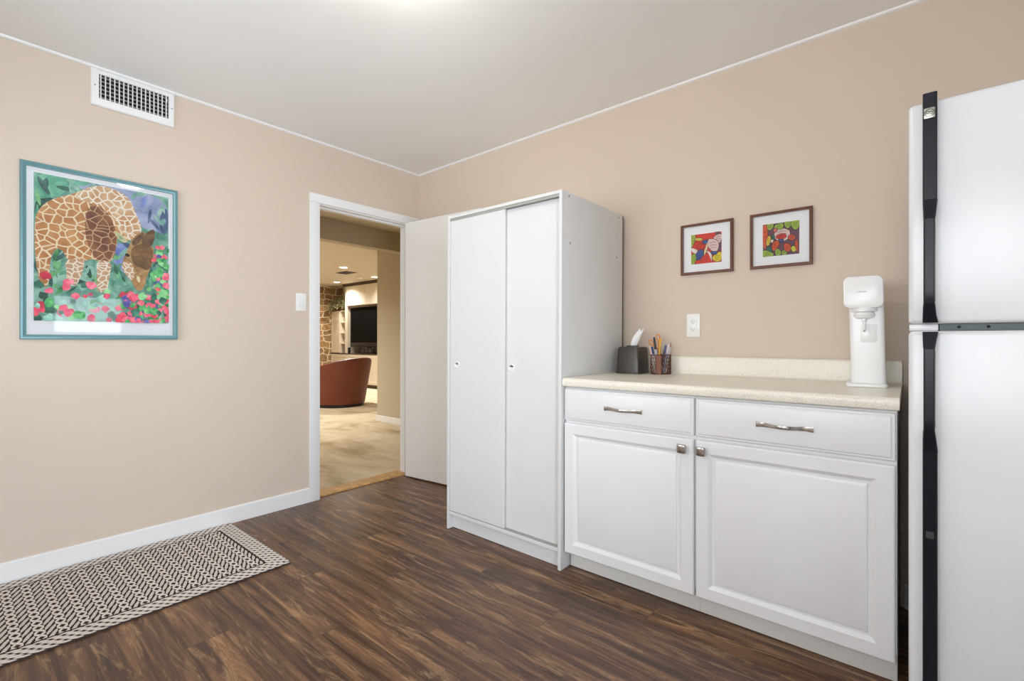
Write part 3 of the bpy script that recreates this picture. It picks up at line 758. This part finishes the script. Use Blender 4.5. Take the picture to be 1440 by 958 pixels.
stick('pencil', 'yellow pencil leaning right in the pencil cup beside the upright pencil', 'pencil', (2.090, -.118, zb), (2.108, -.100, 1.108), .0036, [('shaft', ylw, 0, .95, .0036, .0036), ('point', wood, .95, .99, .0036, .001)])
stick('pen', 'blue pen with a dark clip at the front left of the pencil cup', 'pen', (2.085, -.098, zb), (2.066, -.122, 1.056), .0045, [('barrel', wht, 0, .72, .0042, .0045), ('cap', blu, .72, 1, .0052, .0046)])
stick('pen', 'pale pink and white pen leaning to the left in the pencil cup', 'pen', (2.074, -.100, zb), (2.049, -.112, 1.060), .0042, [('barrel', wht, 0, .6, .0042, .0042), ('cap', pinkw, .6, 1, .0046, .004)])
stick('pen', 'dark navy pen with a blue top leaning right in the pencil cup', 'pen', (2.106, -.122, zb), (2.134, -.104, 1.064), .0048, [('barrel', nvy, 0, .78, .0048, .0050), ('cap', blu, .78, 1, .0054, .0048)])
stick('pen', 'white and pale blue pen at the right side of the pencil cup', 'pen', (2.118, -.100, zb), (2.141, -.085, 1.066), .0045, [('barrel', lbl, 0, .7, .0042, .0045), ('cap', wht, .7, 1, .005, .0044)])
stick('pen', 'thin white pen with a dark red tip at the right edge of the pencil cup', 'pen', (2.120, -.074, zb), (2.147, -.066, 1.080), .003, [('barrel', wht, 0, .84, .003, .003), ('tip', rd, .84, 1, .0028, .001)])
scz = thing('scissors', 'orange-handled scissors standing handles up in the pencil cup', 'scissors', (2.079, -.066, zb))
def loop_handle(c, tilt, rx, rz):
    P = []
    for k in range(25):
        a = 2*PI*k/24; x, z = rx*math.cos(a), rz*math.sin(a)
        P.append((c[0]+x*math.cos(tilt)-z*math.sin(tilt), c[1], c[2]+x*math.sin(tilt)+z*math.cos(tilt)))
    return P
for (c, tl, bl, sg) in (((2.036, -.066, 1.078), .75, (2.084, -.0665, zb), 1), ((2.074, -.062, 1.106), .1, (2.074, -.0625, zb), -1)):
    MB().tube(loop_handle(c, tl, .0105, .0155), .0032, 8, caps=False).tube([(c[0]+(.010 if sg > 0 else -.001), c[1], c[2]-.014), (2.079, c[1], 1.040)], .0036, 8).build('handle', org, scz)
    MB().tube([(2.079, c[1], 1.040), (2.080, c[1], 1.01), bl], [.006, .006, .0015], 8, flat=.25, up=(0, 1, 0)).build('blade', M['nickel'], scz)

# ------------------------------------------------------------------ pictures
def P_left(u, v, d): return (d, u, v)
def P_back(u, v, d): return (u, -d, v)
def chaikin(p, it=2):
    for _ in range(it):
        q = []
        for i in range(len(p)):
            a, b = p[i], p[(i+1) % len(p)]
            q += [(a[0]*.75+b[0]*.25, a[1]*.75+b[1]*.25), (a[0]*.25+b[0]*.75, a[1]*.25+b[1]*.75)]
        p = q
    return p
def picture(name, label, P, u0, u1, v0, v1, fw, fd, frame_mat, art, layers, d_mat=.004, d_glass=.011, group=None):
    pic = thing(name, label, 'picture', P((u0+u1)/2, v0, 0), group)
    mb = MB(); vs = []; fs = []
    prof = [(0, .0008), (0, fd-.004), (.0025, fd), (fw*.45, fd+.0005), (fw*.75, fd-.003), (fw, fd-.004), (fw, .0035), (fw-.001, .0008)]
    for s, d in prof: vs += [P(u0+s, v0+s, d), P(u1-s, v0+s, d), P(u1-s, v1-s, d), P(u0+s, v1-s, d)]
    n = len(prof)
    for i in range(n):
        for j in range(4):
            k = (j+1) % 4; i2 = (i+1) % n
            fs.append((i*4+j, i*4+k, i2*4+k, i2*4+j))
    mb.raw(vs, fs).build('frame', frame_mat, pic, smooth=30)
    def slab(a0, a1, b0, b1, d0, d1):
        return MB().loft([[P(a0, b0, d0), P(a1, b0, d0), P(a1, b1, d0), P(a0, b1, d0)], [P(a0, b0, d1), P(a1, b0, d1), P(a1, b1, d1), P(a0, b1, d1)]])
    slab(u0+fw-.002, u1-fw+.002, v0+fw-.002, v1-fw+.002, .0012, d_mat).build('mat_board', M['mat_board'], pic, smooth=0)
    a0, a1, b0, b1 = art
    pm = MB(); mats = []; d = d_mat+.0002
    for m, poly in layers:
        if m not in mats: mats.append(m)
        pts = [P(a0+(a1-a0)*x, b0+(b1-b0)*y, d) for x, y in poly]
        pm.raw(pts, [tuple(range(len(pts)))], mats.index(m)); d += 4e-5
    pr = pm.build('print', mats, pic, smooth=0, recalc=False)
    slab(u0+fw-.001, u1-fw+.001, v0+fw-.001, v1-fw+.001, d_glass, d_glass+.002).build('glass', M['glass'], pic, smooth=0)
    return pic
clampp = lambda p: [(min(1, max(0, x)), min(1, max(0, y))) for x, y in p]
rng = random.Random(11)
L1 = [(G['bg'], [(0, 0), (1, 0), (1, 1), (0, 1)])]
for nm, p in GIRAFFE:
    if nm == 'bodyA':       # leaves of the thicket behind the animal
        for k in range(90):
            x, y = rng.uniform(0, 1), rng.uniform(.25, 1); a = rng.uniform(0, PI); l, w = rng.uniform(.03, .09), rng.uniform(.01, .028)
            cc = ['leafA', 'leafB', 'darkgreen', 'leafC', 'leafD'] if x < .45 or y < .5 else ['lav', 'dkblue', 'leafD', 'blue', 'leafD']
            L1.append((G[rng.choice(cc)], clampp(chaikin([(x+l*math.cos(a), y+l*math.sin(a)), (x-w*math.sin(a), y+w*math.cos(a)), (x-l*math.cos(a), y-l*math.sin(a)), (x+w*math.sin(a), y-w*math.cos(a))], 1))))
    L1.append((G[nm], chaikin([(x/1000, y/1000) for x, y in p])))
    if nm == 'leafD':       # leaves and blades behind the legs
        for k in range(26):
            x, y = rng.uniform(.02, .62), rng.uniform(.2, .5); a = rng.uniform(0, PI); l, w = rng.uniform(.03, .07), rng.uniform(.008, .02)
            L1.append((G[rng.choice(['green', 'leafC', 'darkgreen', 'leafD'])], clampp([(x+l*math.cos(a), y+l*math.sin(a)), (x-w*math.sin(a), y+w*math.cos(a)), (x-l*math.cos(a), y-l*math.sin(a)), (x+w*math.sin(a), y-w*math.cos(a))])))
def blob(x, y, r, n=9):
    return clampp(chaikin([(x+r*rng.uniform(.6, 1.2)*math.cos(2*PI*k/n), y+.78*r*rng.uniform(.6, 1.2)*math.sin(2*PI*k/n)) for k in range(n)], 1))
for k in range(230):
    if k < 140: x, y = rng.uniform(0, 1), abs(rng.gauss(0, .13))+.0
    elif k < 185: x, y = rng.uniform(.64, 1), rng.uniform(0, .26)
    else: x, y = rng.uniform(.86, 1), rng.uniform(.15, .6)
    if .60 < x < .82 and y > .245: continue
    if y > .32 and x < .84: continue
    c = rng.choice(['pink', 'pink', 'red', 'green', 'green', 'darkgreen', 'violet', 'leafC', 'pink'] if x > .6 else ['pink', 'pink', 'green', 'leafC', 'darkgreen', 'leafD', 'red', 'pink', 'leafD'])
    L1.append((G[c], blob(x, y, rng.uniform(.018, .046))))
picture('framed_poster', 'large teal-framed giraffe poster hanging on the wall left of the doorway', P_left, -2.296, -1.690, 1.095, 1.913, .021, .019, M['teal'], (-2.2505, -1.731, 1.1815, 1.8685), L1)
def ink_layers(src):
    out = []
    for i, (nm, p) in enumerate(src):
        q = [(x/1000, y/1000) for x, y in p]
        if i == 0: out.append((A[nm], q)); continue
        cx = sum(x for x, y in q)/len(q); cy = sum(y for x, y in q)/len(q)
        q = chaikin(q, 1); big = []; q0 = q; q = []
        for x, y in q0:
            dd = math.hypot(x-cx, y-cy) or 1; q.append((x+(x-cx)/dd*.014, y+(y-cy)/dd*.014)); big.append((x+(x-cx)/dd*.030, y+(y-cy)/dd*.030))
        out.append((A['ink'], clampp(big))); out.append((A[nm], clampp(q)))
        if nm in ('pink', 'green', 'orange', 'red', 'yellow'):     # veins
            sx = (max(x for x, y in q)-min(x for x, y in q))*.28; sy = (max(y for x, y in q)-min(y for x, y in q))*.2
            for s in (-1, 0, 1):
                x, y = cx, cy+s*sy
                out.append((A['ink'], [(x-sx, y-.02), (x, y+.012), (x+sx, y-.008), (x+sx, y+.002), (x, y+.024), (x-sx, y-.008)]))
    return out
picture('framed_print', 'smaller abstract flower print with one large white petal, walnut frame, nearer the wardrobe', P_back, 2.178, 2.437, 1.432, 1.694, .0125, .021, M['walnut'], (2.2295, 2.381, 1.4855, 1.6395), ink_layers(ARTA), group='small framed prints above the countertop')
picture('framed_print', 'small walnut-framed print with green leaves along its top, nearer the refrigerator', P_back, 2.514, 2.772, 1.432, 1.694, .0125, .021, M['walnut'], (2.5685, 2.7195, 1.4865, 1.640), ink_layers(ARTB), group='small framed prints above the countertop')

# ------------------------------------------------------------------ air vent, switch, outlet
vt = thing('air_vent', 'white louvered air register high on the left wall below the ceiling', 'air vent', (0, -1.878, 2.258))
y0, y1, z0, z1 = -2.052, -1.704, 2.258, 2.4415
iy0, iy1, iz0, iz1 = -2.022, -1.732, 2.296, 2.417
vs = []; fs = []
prof = [(0, .0128), (0, .0135), (.004, .0165), (.012, .0175)]
rings = [(y0, y1, z0, z1, .0005), (y0, y1, z0, z1, .010), (y0+.005, y1-.005, z0+.005, z1-.005, .0155), (y0+.012, y1-.012, z0+.012, z1-.012, .017), (iy0, iy1, iz0, iz1, .0165), (iy0, iy1, iz0, iz1, .0035), (iy0-.004, iy1+.004, iz0-.004, iz1+.004, .0005)]
for a, b2, c, d2, x in rings: vs += [(x, a, c), (x, b2, c), (x, b2, d2), (x, a, d2)]
for i in range(len(rings)):
    for j in range(4): fs.append((i*4+j, i*4+(j+1) % 4, ((i+1) % len(rings))*4+(j+1) % 4, ((i+1) % len(rings))*4+j))
MB().raw(vs, fs).build('frame', M['white_trim'], vt, smooth=30)
MB().box(.0006, .0020, iy0-.002, iy1+.002, iz0-.002, iz1+.002).build('duct_opening', M['duct'], vt, smooth=0)
lv = MB(); nl = 16
for k in range(nl):
    y = iy0+(iy1-iy0)*(k+.5)/nl-.0015
    lv.box(.0075, .0155, y-.0022, y+.0022, iz0, iz1, .0008, 1)
lv.build('louvers', M['white_trim'], vt)
dm = MB()
for k in range(6):
    z = iz0+(iz1-iz0)*(k+.5)/6; dm.box(.0026, .0060, iy0, iy1, z-.0025, z+.0025)
dm.build('damper_blades', M['vent_grey'], vt, smooth=0)
MB().box(.0155, .0215, -1.744, -1.739, 2.385, 2.397, .001, 1).build('lever', M['white_trim'], vt)
for y in (-2.037, -1.718): MB().loft([[(x, y+r*math.cos(2*PI*k/14), 2.356+r*math.sin(2*PI*k/14)) for k in range(14)] for r, x in ((.0038, .0165), (.0038, .0178), (.002, .0186))]).build('screw', M['vent_grey'], vt)

ls = thing('light_switch', 'white rocker light switch on the left wall beside the door casing', 'light switch', (0, -.993, 1.286))
MB().box(.0005, .006, -1.0275, -.9585, 1.286, 1.404, .0022).build('plate', M['plate'], ls)
rk = MB(); rk.loft([[(.0062, -1.0095, z), (.0062, -.9765, z), (x, -.9765, z), (x, -1.0095, z)] for z, x in ((1.312, .0090), (1.345, .0072), (1.378, .0105))])
rk.build('rocker', M['gloss_white'], ls)

ot = thing('wall_outlet', 'white duplex wall outlet above the countertop below the smaller framed print', 'outlet', (2.241, 0, 1.105))
MB().box(2.2065, 2.276, -.0062, -.0005, 1.106, 1.227, .0022).build('plate', M['plate'], ot)
MB().box(2.2245, 2.258, -.0088, -.0060, 1.133, 1.200, .0016).build('receptacle', M['gloss_white'], ot)
for zc in (1.184, 1.146):
    sl = MB(); sl.box(2.2335, 2.2355, -.0092, -.0086, zc-.0005, zc+.0075); sl.box(2.2455, 2.247, -.0092, -.0086, zc, zc+.0068)
    sl.loft([[(2.2405+.0024*math.cos(2*PI*k/12), y, zc-.006+.0024*math.sin(2*PI*k/12)) for k in range(12)] for y in (-.0092, -.0086)])
    sl.build('socket_slots', M['slot'], ot, smooth=0)

# ------------------------------------------------------------------ runner rug
rug = MB(); rug.box(RX0, RX1, RY0, RY1, .0005, .0075)
for f in rug.bm.faces: f.material_index = 0 if f.normal.z > .5 else 1
tag(rug.build('rug', [M['rug'], M['rug_edge']], smooth=0), 'brown and cream knit-pattern runner rug on the floor along the left wall', 'rug')

# ------------------------------------------------------------------ den: armchair
ac = thing('armchair', 'rust brown leather barrel armchair seen from behind through the doorway', 'armchair', (-4.22, 1.72, .0105))
cx, cy, zf = -4.22, 1.72, .0105
back = math.atan2(.643*.85-.766*.42, .766*.85+.643*.42)      # direction of the back of the chair, away from its seat
N = 72
def hgt(a):
    c = math.cos(a-back); return .545+.262*(max(0, (c+.45)/1.45))**.8
def open_front(a): return math.cos(a-back) > -.80
sh = MB()
A0 = math.acos(-.80)
th_ = [back-A0+2*A0*i/N for i in range(N+1)]
prof_loops = []
for a in th_:
    h = hgt(a); e = min(1, (A0-abs(a-back))/.22); L_ = []
    for (f, u) in ((0, 0), (0, .25), (0, .5), (0, .75), (0, .93), (.12, .985), (.35, 1.0), (.65, 1.0), (.88, .98), (1, .93), (1, .6), (1, .35)):
        z = .05+(h-.05)*u; ro = .41+.115*(z-.05)/.7; thick = .10*(.55+.45*e)
        r = ro-thick*f; L_.append((cx+r*math.cos(a), cy+r*math.sin(a), zf+z))
    prof_loops.append(L_)
sh.loft(prof_loops); sh.build('shell', M['leather'], ac, smooth=50)
MB().lathe([(.02, zf+.24), (.385, zf+.24), (.395, zf+.27), (.40, zf+.40), (.385, zf+.425), (.30, zf+.44), (.02, zf+.445)], cx, cy, 48).build('seat_cushion', M['leather'], ac)
MB().lathe([(.02, zf+.05), (.40, zf+.05), (.40, zf+.239), (.02, zf+.239)], cx, cy, 48).build('seat_base', M['leather'], ac)
MB().lathe([(.02, zf+.0005), (.385, zf+.0005), (.395, zf+.01), (.395, zf+.045), (.38, zf+.0498), (.02, zf+.0498)], cx, cy, 48).build('plinth', M['black'], ac)

# ------------------------------------------------------------------ den: wall unit, television and small things
yu = 3.63
lc = thing('low_cabinet', 'long cream base cabinet of the den wall unit with dark counter edge and plinth', 'cabinet', (-6.3, 3.9, .01))
MB().box(-7.895, -4.70, yu, 4.195, .09, .768).build('body', M['cream_cab'], lc, smooth=0)
MB().box(-7.895, -4.70, yu-.015, 4.195, .7685, .790, .003).build('worktop', M['dark_wood'], lc)
MB().box(-7.895, -4.70, yu+.03, 4.15, .0105, .0895).build('plinth', M['dark_wood'], lc, smooth=0)
for k in range(4):
    xa = -7.885+k*.80; MB().front_panel(xa, xa+.78, .10, .758, yu-.019, .0185, [(0, .002), (.002, 0), (.06, 0), (.066, .004)]).build('door', M['cream_cab'], lc, smooth=0)
tw = thing('tall_cabinet', 'tall cream den cabinet with a dark cornice around the television', 'cabinet', (-6.5, 3.9, .79))
b = MB(); b.box(-7.272, -7.165, yu, 4.195, .7905, 2.425); b.box(-5.62, -5.5, yu, 4.195, .7905, 2.425); b.box(-7.165, -5.62, yu, 4.195, 1.905, 2.425); b.box(-7.165, -5.62, 4.05, 4.195, .7905, 1.905)
b.build('carcass', M['cream_cab'], tw, smooth=0)
MB().front_panel(-7.19, -6.395, 1.92, 2.375, yu-.02, .0195, [(0, .002), (.002, 0)]).build('door', M['den_white'], tw, smooth=0)
MB().front_panel(-6.390, -5.60, 1.92, 2.375, yu-.02, .0195, [(0, .002), (.002, 0)]).build('door', M['den_white'], tw, smooth=0)
cr_ = MB(); cr_.extrude([(yu-.06, 2.439), (yu-.055, 2.42), (yu-.02, 2.385), (yu-.0005, 2.38), (yu-.0005, 2.4255), (4.19, 2.4255), (4.19, 2.439)], 0, -7.30, -5.48)
cr_.build('cornice', M['dark_wood'], tw)
MB().box(-7.164, -5.621, yu+.002, yu+.05, 1.868, 1.9045).build('niche_rail', M['dark_wood'], tw, smooth=0)
dc = thing('display_cabinet', 'short cream den display cabinet with shelves, a plant on its top', 'cabinet', (-7.58, 3.8, .79))
b = MB(); b.box(-7.893, -7.875, yu+.01, 3.949, .7905, 1.80); b.box(-7.52, -7.502, yu+.01, 3.949, .7905, 1.80); b.box(-7.295, -7.277, yu+.01, 3.949, .7905, 1.80); b.box(-7.893, -7.277, yu+.01, 3.949, 1.80, 1.818)
b.box(-7.893, -7.277, 3.93, 3.949, .7905, 1.80); b.build('carcass', M['cream_cab'], dc, smooth=0)
MB().front_panel(-7.890, -7.505, .80, 1.797, yu-.009, .0185, [(0, .002), (.002, 0), (.05, 0), (.056, .004)]).build('door', M['cream_cab'], dc, smooth=0)
for z in (1.02, 1.27, 1.53): MB().box(-7.501, -7.296, yu+.02, 3.929, z, z+.014).build('shelf', M['den_white'], dc, smooth=0)
for (x, z, nm, col, lab) in ((-7.40, .7905, 'vase', (70, 56, 44), 'small dark vase on the bottom shelf of the den display cabinet'), (-7.39, 1.0345, 'bowl', (226, 216, 196), 'small pale bowl on the second shelf of the den display cabinet')):
    q = MB()
    if nm == 'vase': q.lathe([(.025, z+.0005), (.04, z+.03), (.045, z+.07), (.02, z+.11), (.018, z+.13), (.026, z+.14), (.020, z+.14), (.014, z+.11)], x, yu+.12, 24)
    else: q.lathe([(.03, z+.0005), (.03, z+.006), (.06, z+.05), (.065, z+.07), (.060, z+.07), (.025, z+.012), (.002, z+.01)], x, yu+.12, 24)
    tag(q.build(nm, plain('den_'+nm, col, .4)), lab, nm)
tv = thing('television', 'large black flat-screen television in the tall den cabinet', 'television', (-6.4, 3.72, .79))
MB().box(-7.135, -5.66, yu+.06, yu+.12, .945, 1.862, .006).build('casing', M['black'], tv)
MB().box(-7.105, -5.69, yu+.0575, yu+.0605, 1.05, 1.835).build('screen', M['screen'], tv, smooth=0)
MB().box(-7.125, -5.67, yu+.052, yu+.0598, .952, 1.045, .004).build('speaker_bar', plain('tv_bar', (34, 28, 24), .4), tv)
MB().box(-6.75, -6.05, yu+.07, yu+.30, .7905, .803, .003).box(-6.48, -6.32, yu+.085, yu+.115, .8025, .9455, .003).build('stand', M['black'], tv)
sb = thing('center_speaker', 'black box speaker under the television on the den cabinet', 'speaker', (-6.38, yu+.03, .7905))
MB().box(-6.63, -6.12, yu+.006, yu+.0515, .791, .925, .004).build('body', M['black'], sb)
MB().lathe([(.001, 0), (.045, 0)], 0, 0, 8).bm.free()
for x in (-6.52, -6.375, -6.23): MB().loft([[(x+r*math.cos(2*PI*k/20), y, .858+r*math.sin(2*PI*k/20)) for k in range(20)] for r, y in ((.040, yu+.0058), (.040, yu+.003), (.033, yu+.002), (.012, yu+.0045))]).build('driver', M['dark_grey'], sb)
mb_ = thing('media_box', 'narrow upright black box at the left end of the shelf under the television', 'box', (-7.13, yu+.05, .7905))
MB().box(-7.158, -7.10, yu+.004, yu+.045, .791, .93, .003).build('body', M['black'], mb_)
MB().box(-7.15, -7.108, yu+.002, yu+.0042, .80, .92, .001, 1).build('front', M['dark_grey'], mb_)
pt = thing('potted_plant', 'trailing leafy plant on top of the short den display cabinet', 'plant', (-7.60, 3.74, 1.8185))
MB().lathe([(.05, 1.8188), (.065, 1.84), (.085, 1.93), (.09, 1.945), (.082, 1.945), (.07, 1.90), (.002, 1.90)], -7.60, 3.74, 24).build('pot', M['pot'], pt)
rg_ = random.Random(5); fo = MB(); stems = MB()
for s in range(44):
    a = rg_.uniform(0, 2*PI) if s % 2 else rg_.uniform(PI*1.0, PI*1.75)
    ln = rg_.uniform(.14, .40); up = rg_.uniform(.02, .26); pts = []
    for i in range(7):
        u = i/6; x = -7.60+ln*u*math.cos(a); y = 3.74+ln*u*math.sin(a)
        pts.append((max(-7.86, min(-7.33, x)), min(3.93, y), max(1.835 if y > 3.60 else 1.72, 1.93+up*math.sin(PI*.62*u)-.26*ln*u*u*(2.2 if math.sin(a) < 0 else 1))))
    stems.tube(pts, .003, 5)
    for i in range(1, 7):
        for _ in range(3):
            p = Vector(pts[i]); d_ = Vector((rg_.uniform(-1, 1), rg_.uniform(-1, .6), rg_.uniform(-.7, .8))).normalized(); s_ = d_.cross(Vector((.2, .3, 1))).normalized(); n_ = d_.cross(s_)
            l, w = rg_.uniform(.04, .075), rg_.uniform(.011, .02)
            q = [p, p+d_*l*.35+s_*w-n_*.004, p+d_*l*.75+s_*w*.8-n_*.004, p+d_*l, p+d_*l*.75-s_*w*.8-n_*.004, p+d_*l*.35-s_*w-n_*.004, p+d_*l*.4+n_*.004]
            q = [(max(-7.885, min(-7.30, v.x)), min(3.945, v.y), max(1.826 if v.y > 3.612 else 1.6, v.z)) for v in q]
            fo.raw(q, [(0, 1, 6), (1, 2, 6), (2, 3, 6), (3, 4, 6), (4, 5, 6), (5, 0, 6)])
stems.build('stems', M['leaf'], pt); fo.build('foliage', M['leaf'], pt, smooth=0)

# den ceiling fittings
spots = [(-4.87, 2.18, 'recessed ceiling light in the den nearest the doorway'), (-6.98, 3.25, 'recessed ceiling light in the den nearest the stone wall'), (-5.55, 3.30, 'recessed ceiling light in the den right in front of the tall cabinet'), (-5.2, -1.0, 'unseen added ceiling light on the far side of the den'), (-3.1, -.6, 'unseen added ceiling light in the den behind the beam')]  # last two are unseen, added to light the den
M['warm_lamp'] = emit('warm_lamp', (1.0, .86, .64), 14)
for i, (x, y, lab) in enumerate(spots):
    rl = thing('recessed_light', lab, 'ceiling light', (x, y, 2.4395), 'recessed lights in the den ceiling')
    MB().lathe([(.085, 2.4396), (.085, 2.436), (.070, 2.432), (.066, 2.4392)], x, y, 32, caps=False).build('trim_ring', M['white_trim'], rl)
    MB().lathe([(.001, 2.4392), (.0655, 2.4392), (.0655, 2.4362), (.001, 2.4362)], x, y, 32).build('lens', M['warm_lamp'], rl)
    ld = bpy.data.lights.new('den_lamp', 'SPOT'); ld.energy = E_DEN*(1, .42, .24, 1, 1)[i]; ld.color = (1.0, .99, .94); ld.spot_size = math.radians(150); ld.spot_blend = .9; ld.shadow_soft_size = .06
    lo = bpy.data.objects.new('den_lamp', ld); C.objects.link(lo); lo.location = (x, y, 2.425)
sd = thing('smoke_detector', 'round white smoke detector on the den ceiling', 'smoke detector', (-5.80, 3.10, 2.4395))
MB().lathe([(.001, 2.4394), (.075, 2.4394), (.075, 2.42), (.055, 2.395), (.03, 2.388), (.001, 2.388)], -5.80, 3.10, 32).build('housing', M['den_white'], sd)
MB().lathe([(.001, 2.3878), (.012, 2.3878), (.012, 2.385), (.001, 2.385)], -5.80, 3.10, 16).build('test_button', M['vent_grey'], sd)
cv = thing('ceiling_vent', 'dark ceiling vent in the den between the recessed lights', 'air vent', (-5.45, 2.58, 2.4395))
fm = MB(); fm.box(-5.64, -5.62, 2.46, 2.70, 2.432, 2.4395); fm.box(-5.28, -5.26, 2.46, 2.70, 2.432, 2.4395); fm.box(-5.62, -5.28, 2.46, 2.475, 2.432, 2.4395); fm.box(-5.62, -5.28, 2.685, 2.70, 2.432, 2.4395)
fm.build('frame', M['dark_wood'], cv, smooth=0)
fm = MB()
for k in range(8): fm.box(-5.62, -5.28, 2.482+.026*k, 2.492+.026*k, 2.430, 2.4385)
fm.build('slats', M['dark_wood'], cv, smooth=0)

# ------------------------------------------------------------------ window and lamp of the room, and windows added for light
def window(name, axis, face, a0, a1, z0, z1, s):
    """frame, mullion and pane set in a wall opening; s = direction to the outside"""
    mb = MB(); t = .045
    def b(m, p0, p1, q0, q1, d0, d1):
        f0, f1 = sorted((face+s*d0, face+s*d1))
        m.box(f0, f1, p0, p1, q0, q1, .002, 1) if axis == 0 else m.box(p0, p1, f0, f1, q0, q1, .002, 1)
    b(mb, a0+.001, a1-.001, z0+.001, z0+t, .04, .09); b(mb, a0+.001, a1-.001, z1-t, z1-.001, .04, .09); b(mb, a0+.001, a0+t, z0+t, z1-t, .04, .09); b(mb, a1-t, a1-.001, z0+t, z1-t, .04, .09)
    if a1-a0 > 1: b(mb, (a0+a1)/2-.02, (a0+a1)/2+.02, z0+t, z1-t, .045, .085)
    o = struct(mb.build(name, M['white_trim']))
    p = MB(); b(p, a0+t, a1-t, z0+t, z1-t, .062, .068); p.build('pane', M['glass'], o, smooth=0)
    return o
window('window_1', 0, W, -1.78, -1.10, 1.14, 1.64, 1)
window('added_window_3', 0, W, -3.2, -2.12, .06, 2.08, 1)  # unseen glass door, added to flood the left wall and floor with light
window('added_window_2', 1, D, .45, 1.75, .95, 1.88, -1)  # unseen window behind the camera, added to light the cabinet fronts
window('added_window_4', 1, D, 2.2, 3.5, .95, 1.88, -1)  # unseen window behind the camera, added to brighten the refrigerator side
def area(name, loc, rot, sx, sy, e, col):
    ld = bpy.data.lights.new(name, 'AREA'); ld.shape = 'RECTANGLE'; ld.size = sx; ld.size_y = sy; ld.energy = e; ld.color = col
    o = bpy.data.objects.new(name, ld); C.objects.link(o); o.location = loc; o.rotation_euler = rot; return o
area('daylight', (W+.25, -1.44, 1.40), (0, PI/2, 0), .6, .8, E_WIN1, (.86, .93, 1.0))
area('daylight', (W+.28, -2.66, 1.08), (0, PI/2, 0), 2.0, 1.1, E_FILL3, (.78, .89, 1.0))  # fill light through the added glass door
area('daylight', (2.85, D-.22, 1.42), (PI/2, 0, 0), 1.25, .95, E_FILL4, (.92, .96, 1.0))  # fill light through the added right-hand window behind the camera
area('daylight', (1.10, D-.22, 1.42), (PI/2, 0, 0), 1.25, .95, E_FILL2, (.92, .96, 1.0))  # fill light through the added left-hand window behind the camera

cl_ = thing('ceiling_light', 'round glass flush-mount lamp on the room ceiling', 'ceiling light', (1.75, -1.55, H))
lx, ly = 1.75, -1.55
MB().lathe([(.001, H-.0005), (.125, H-.0005), (.125, H-.02), (.117, H-.028), (.001, H-.028)], lx, ly, 40).build('base_plate', M['nickel'], cl_)
M['lamp_glass'] = emit('lamp_glass', (1.0, .93, .83), E_LAMP)
MB().lathe([(.105, H-.0285), (.115, H-.045), (.111, H-.075), (.092, H-.102), (.058, H-.120), (.024, H-.127), (.001, H-.128)], lx, ly, 40).build('shade', M['lamp_glass'], cl_)
MB().lathe([(.001, H-.128), (.010, H-.130), (.010, H-.140), (.004, H-.148), (.001, H-.149)], lx, ly, 16).build('finial', M['nickel'], cl_)

wd = bpy.data.worlds.new('World'); bpy.context.scene.world = wd; wd.use_nodes = True
wd.node_tree.nodes['Background'].inputs[0].default_value = (.80, .90, 1.0, 1); wd.node_tree.nodes['Background'].inputs[1].default_value = 1.0

# ------------------------------------------------------------------ camera and view
cd = bpy.data.cameras.new('camera'); cd.sensor_width = 36; cd.lens = 36*667/1440; cd.clip_start = .05; cd.clip_end = 60
cam = bpy.data.objects.new('camera', cd); C.objects.link(cam)
cam.location = (3.1067, -2.5087, 1.087); cam.rotation_euler = (PI/2, 0, math.radians(40)); cd.shift_y = -.5/1440*-1
S = bpy.context.scene; S.camera = cam
S.view_settings.view_transform = 'Standard'; S.view_settings.look = 'None'; S.view_settings.gamma = 1.0; S.view_settings.use_curve_mapping = False
S.view_settings.exposure = EXPO
S.cycles.use_denoising = True; S.cycles.max_bounces = 10; S.cycles.diffuse_bounces = 6; S.cycles.transparent_max_bounces = 12
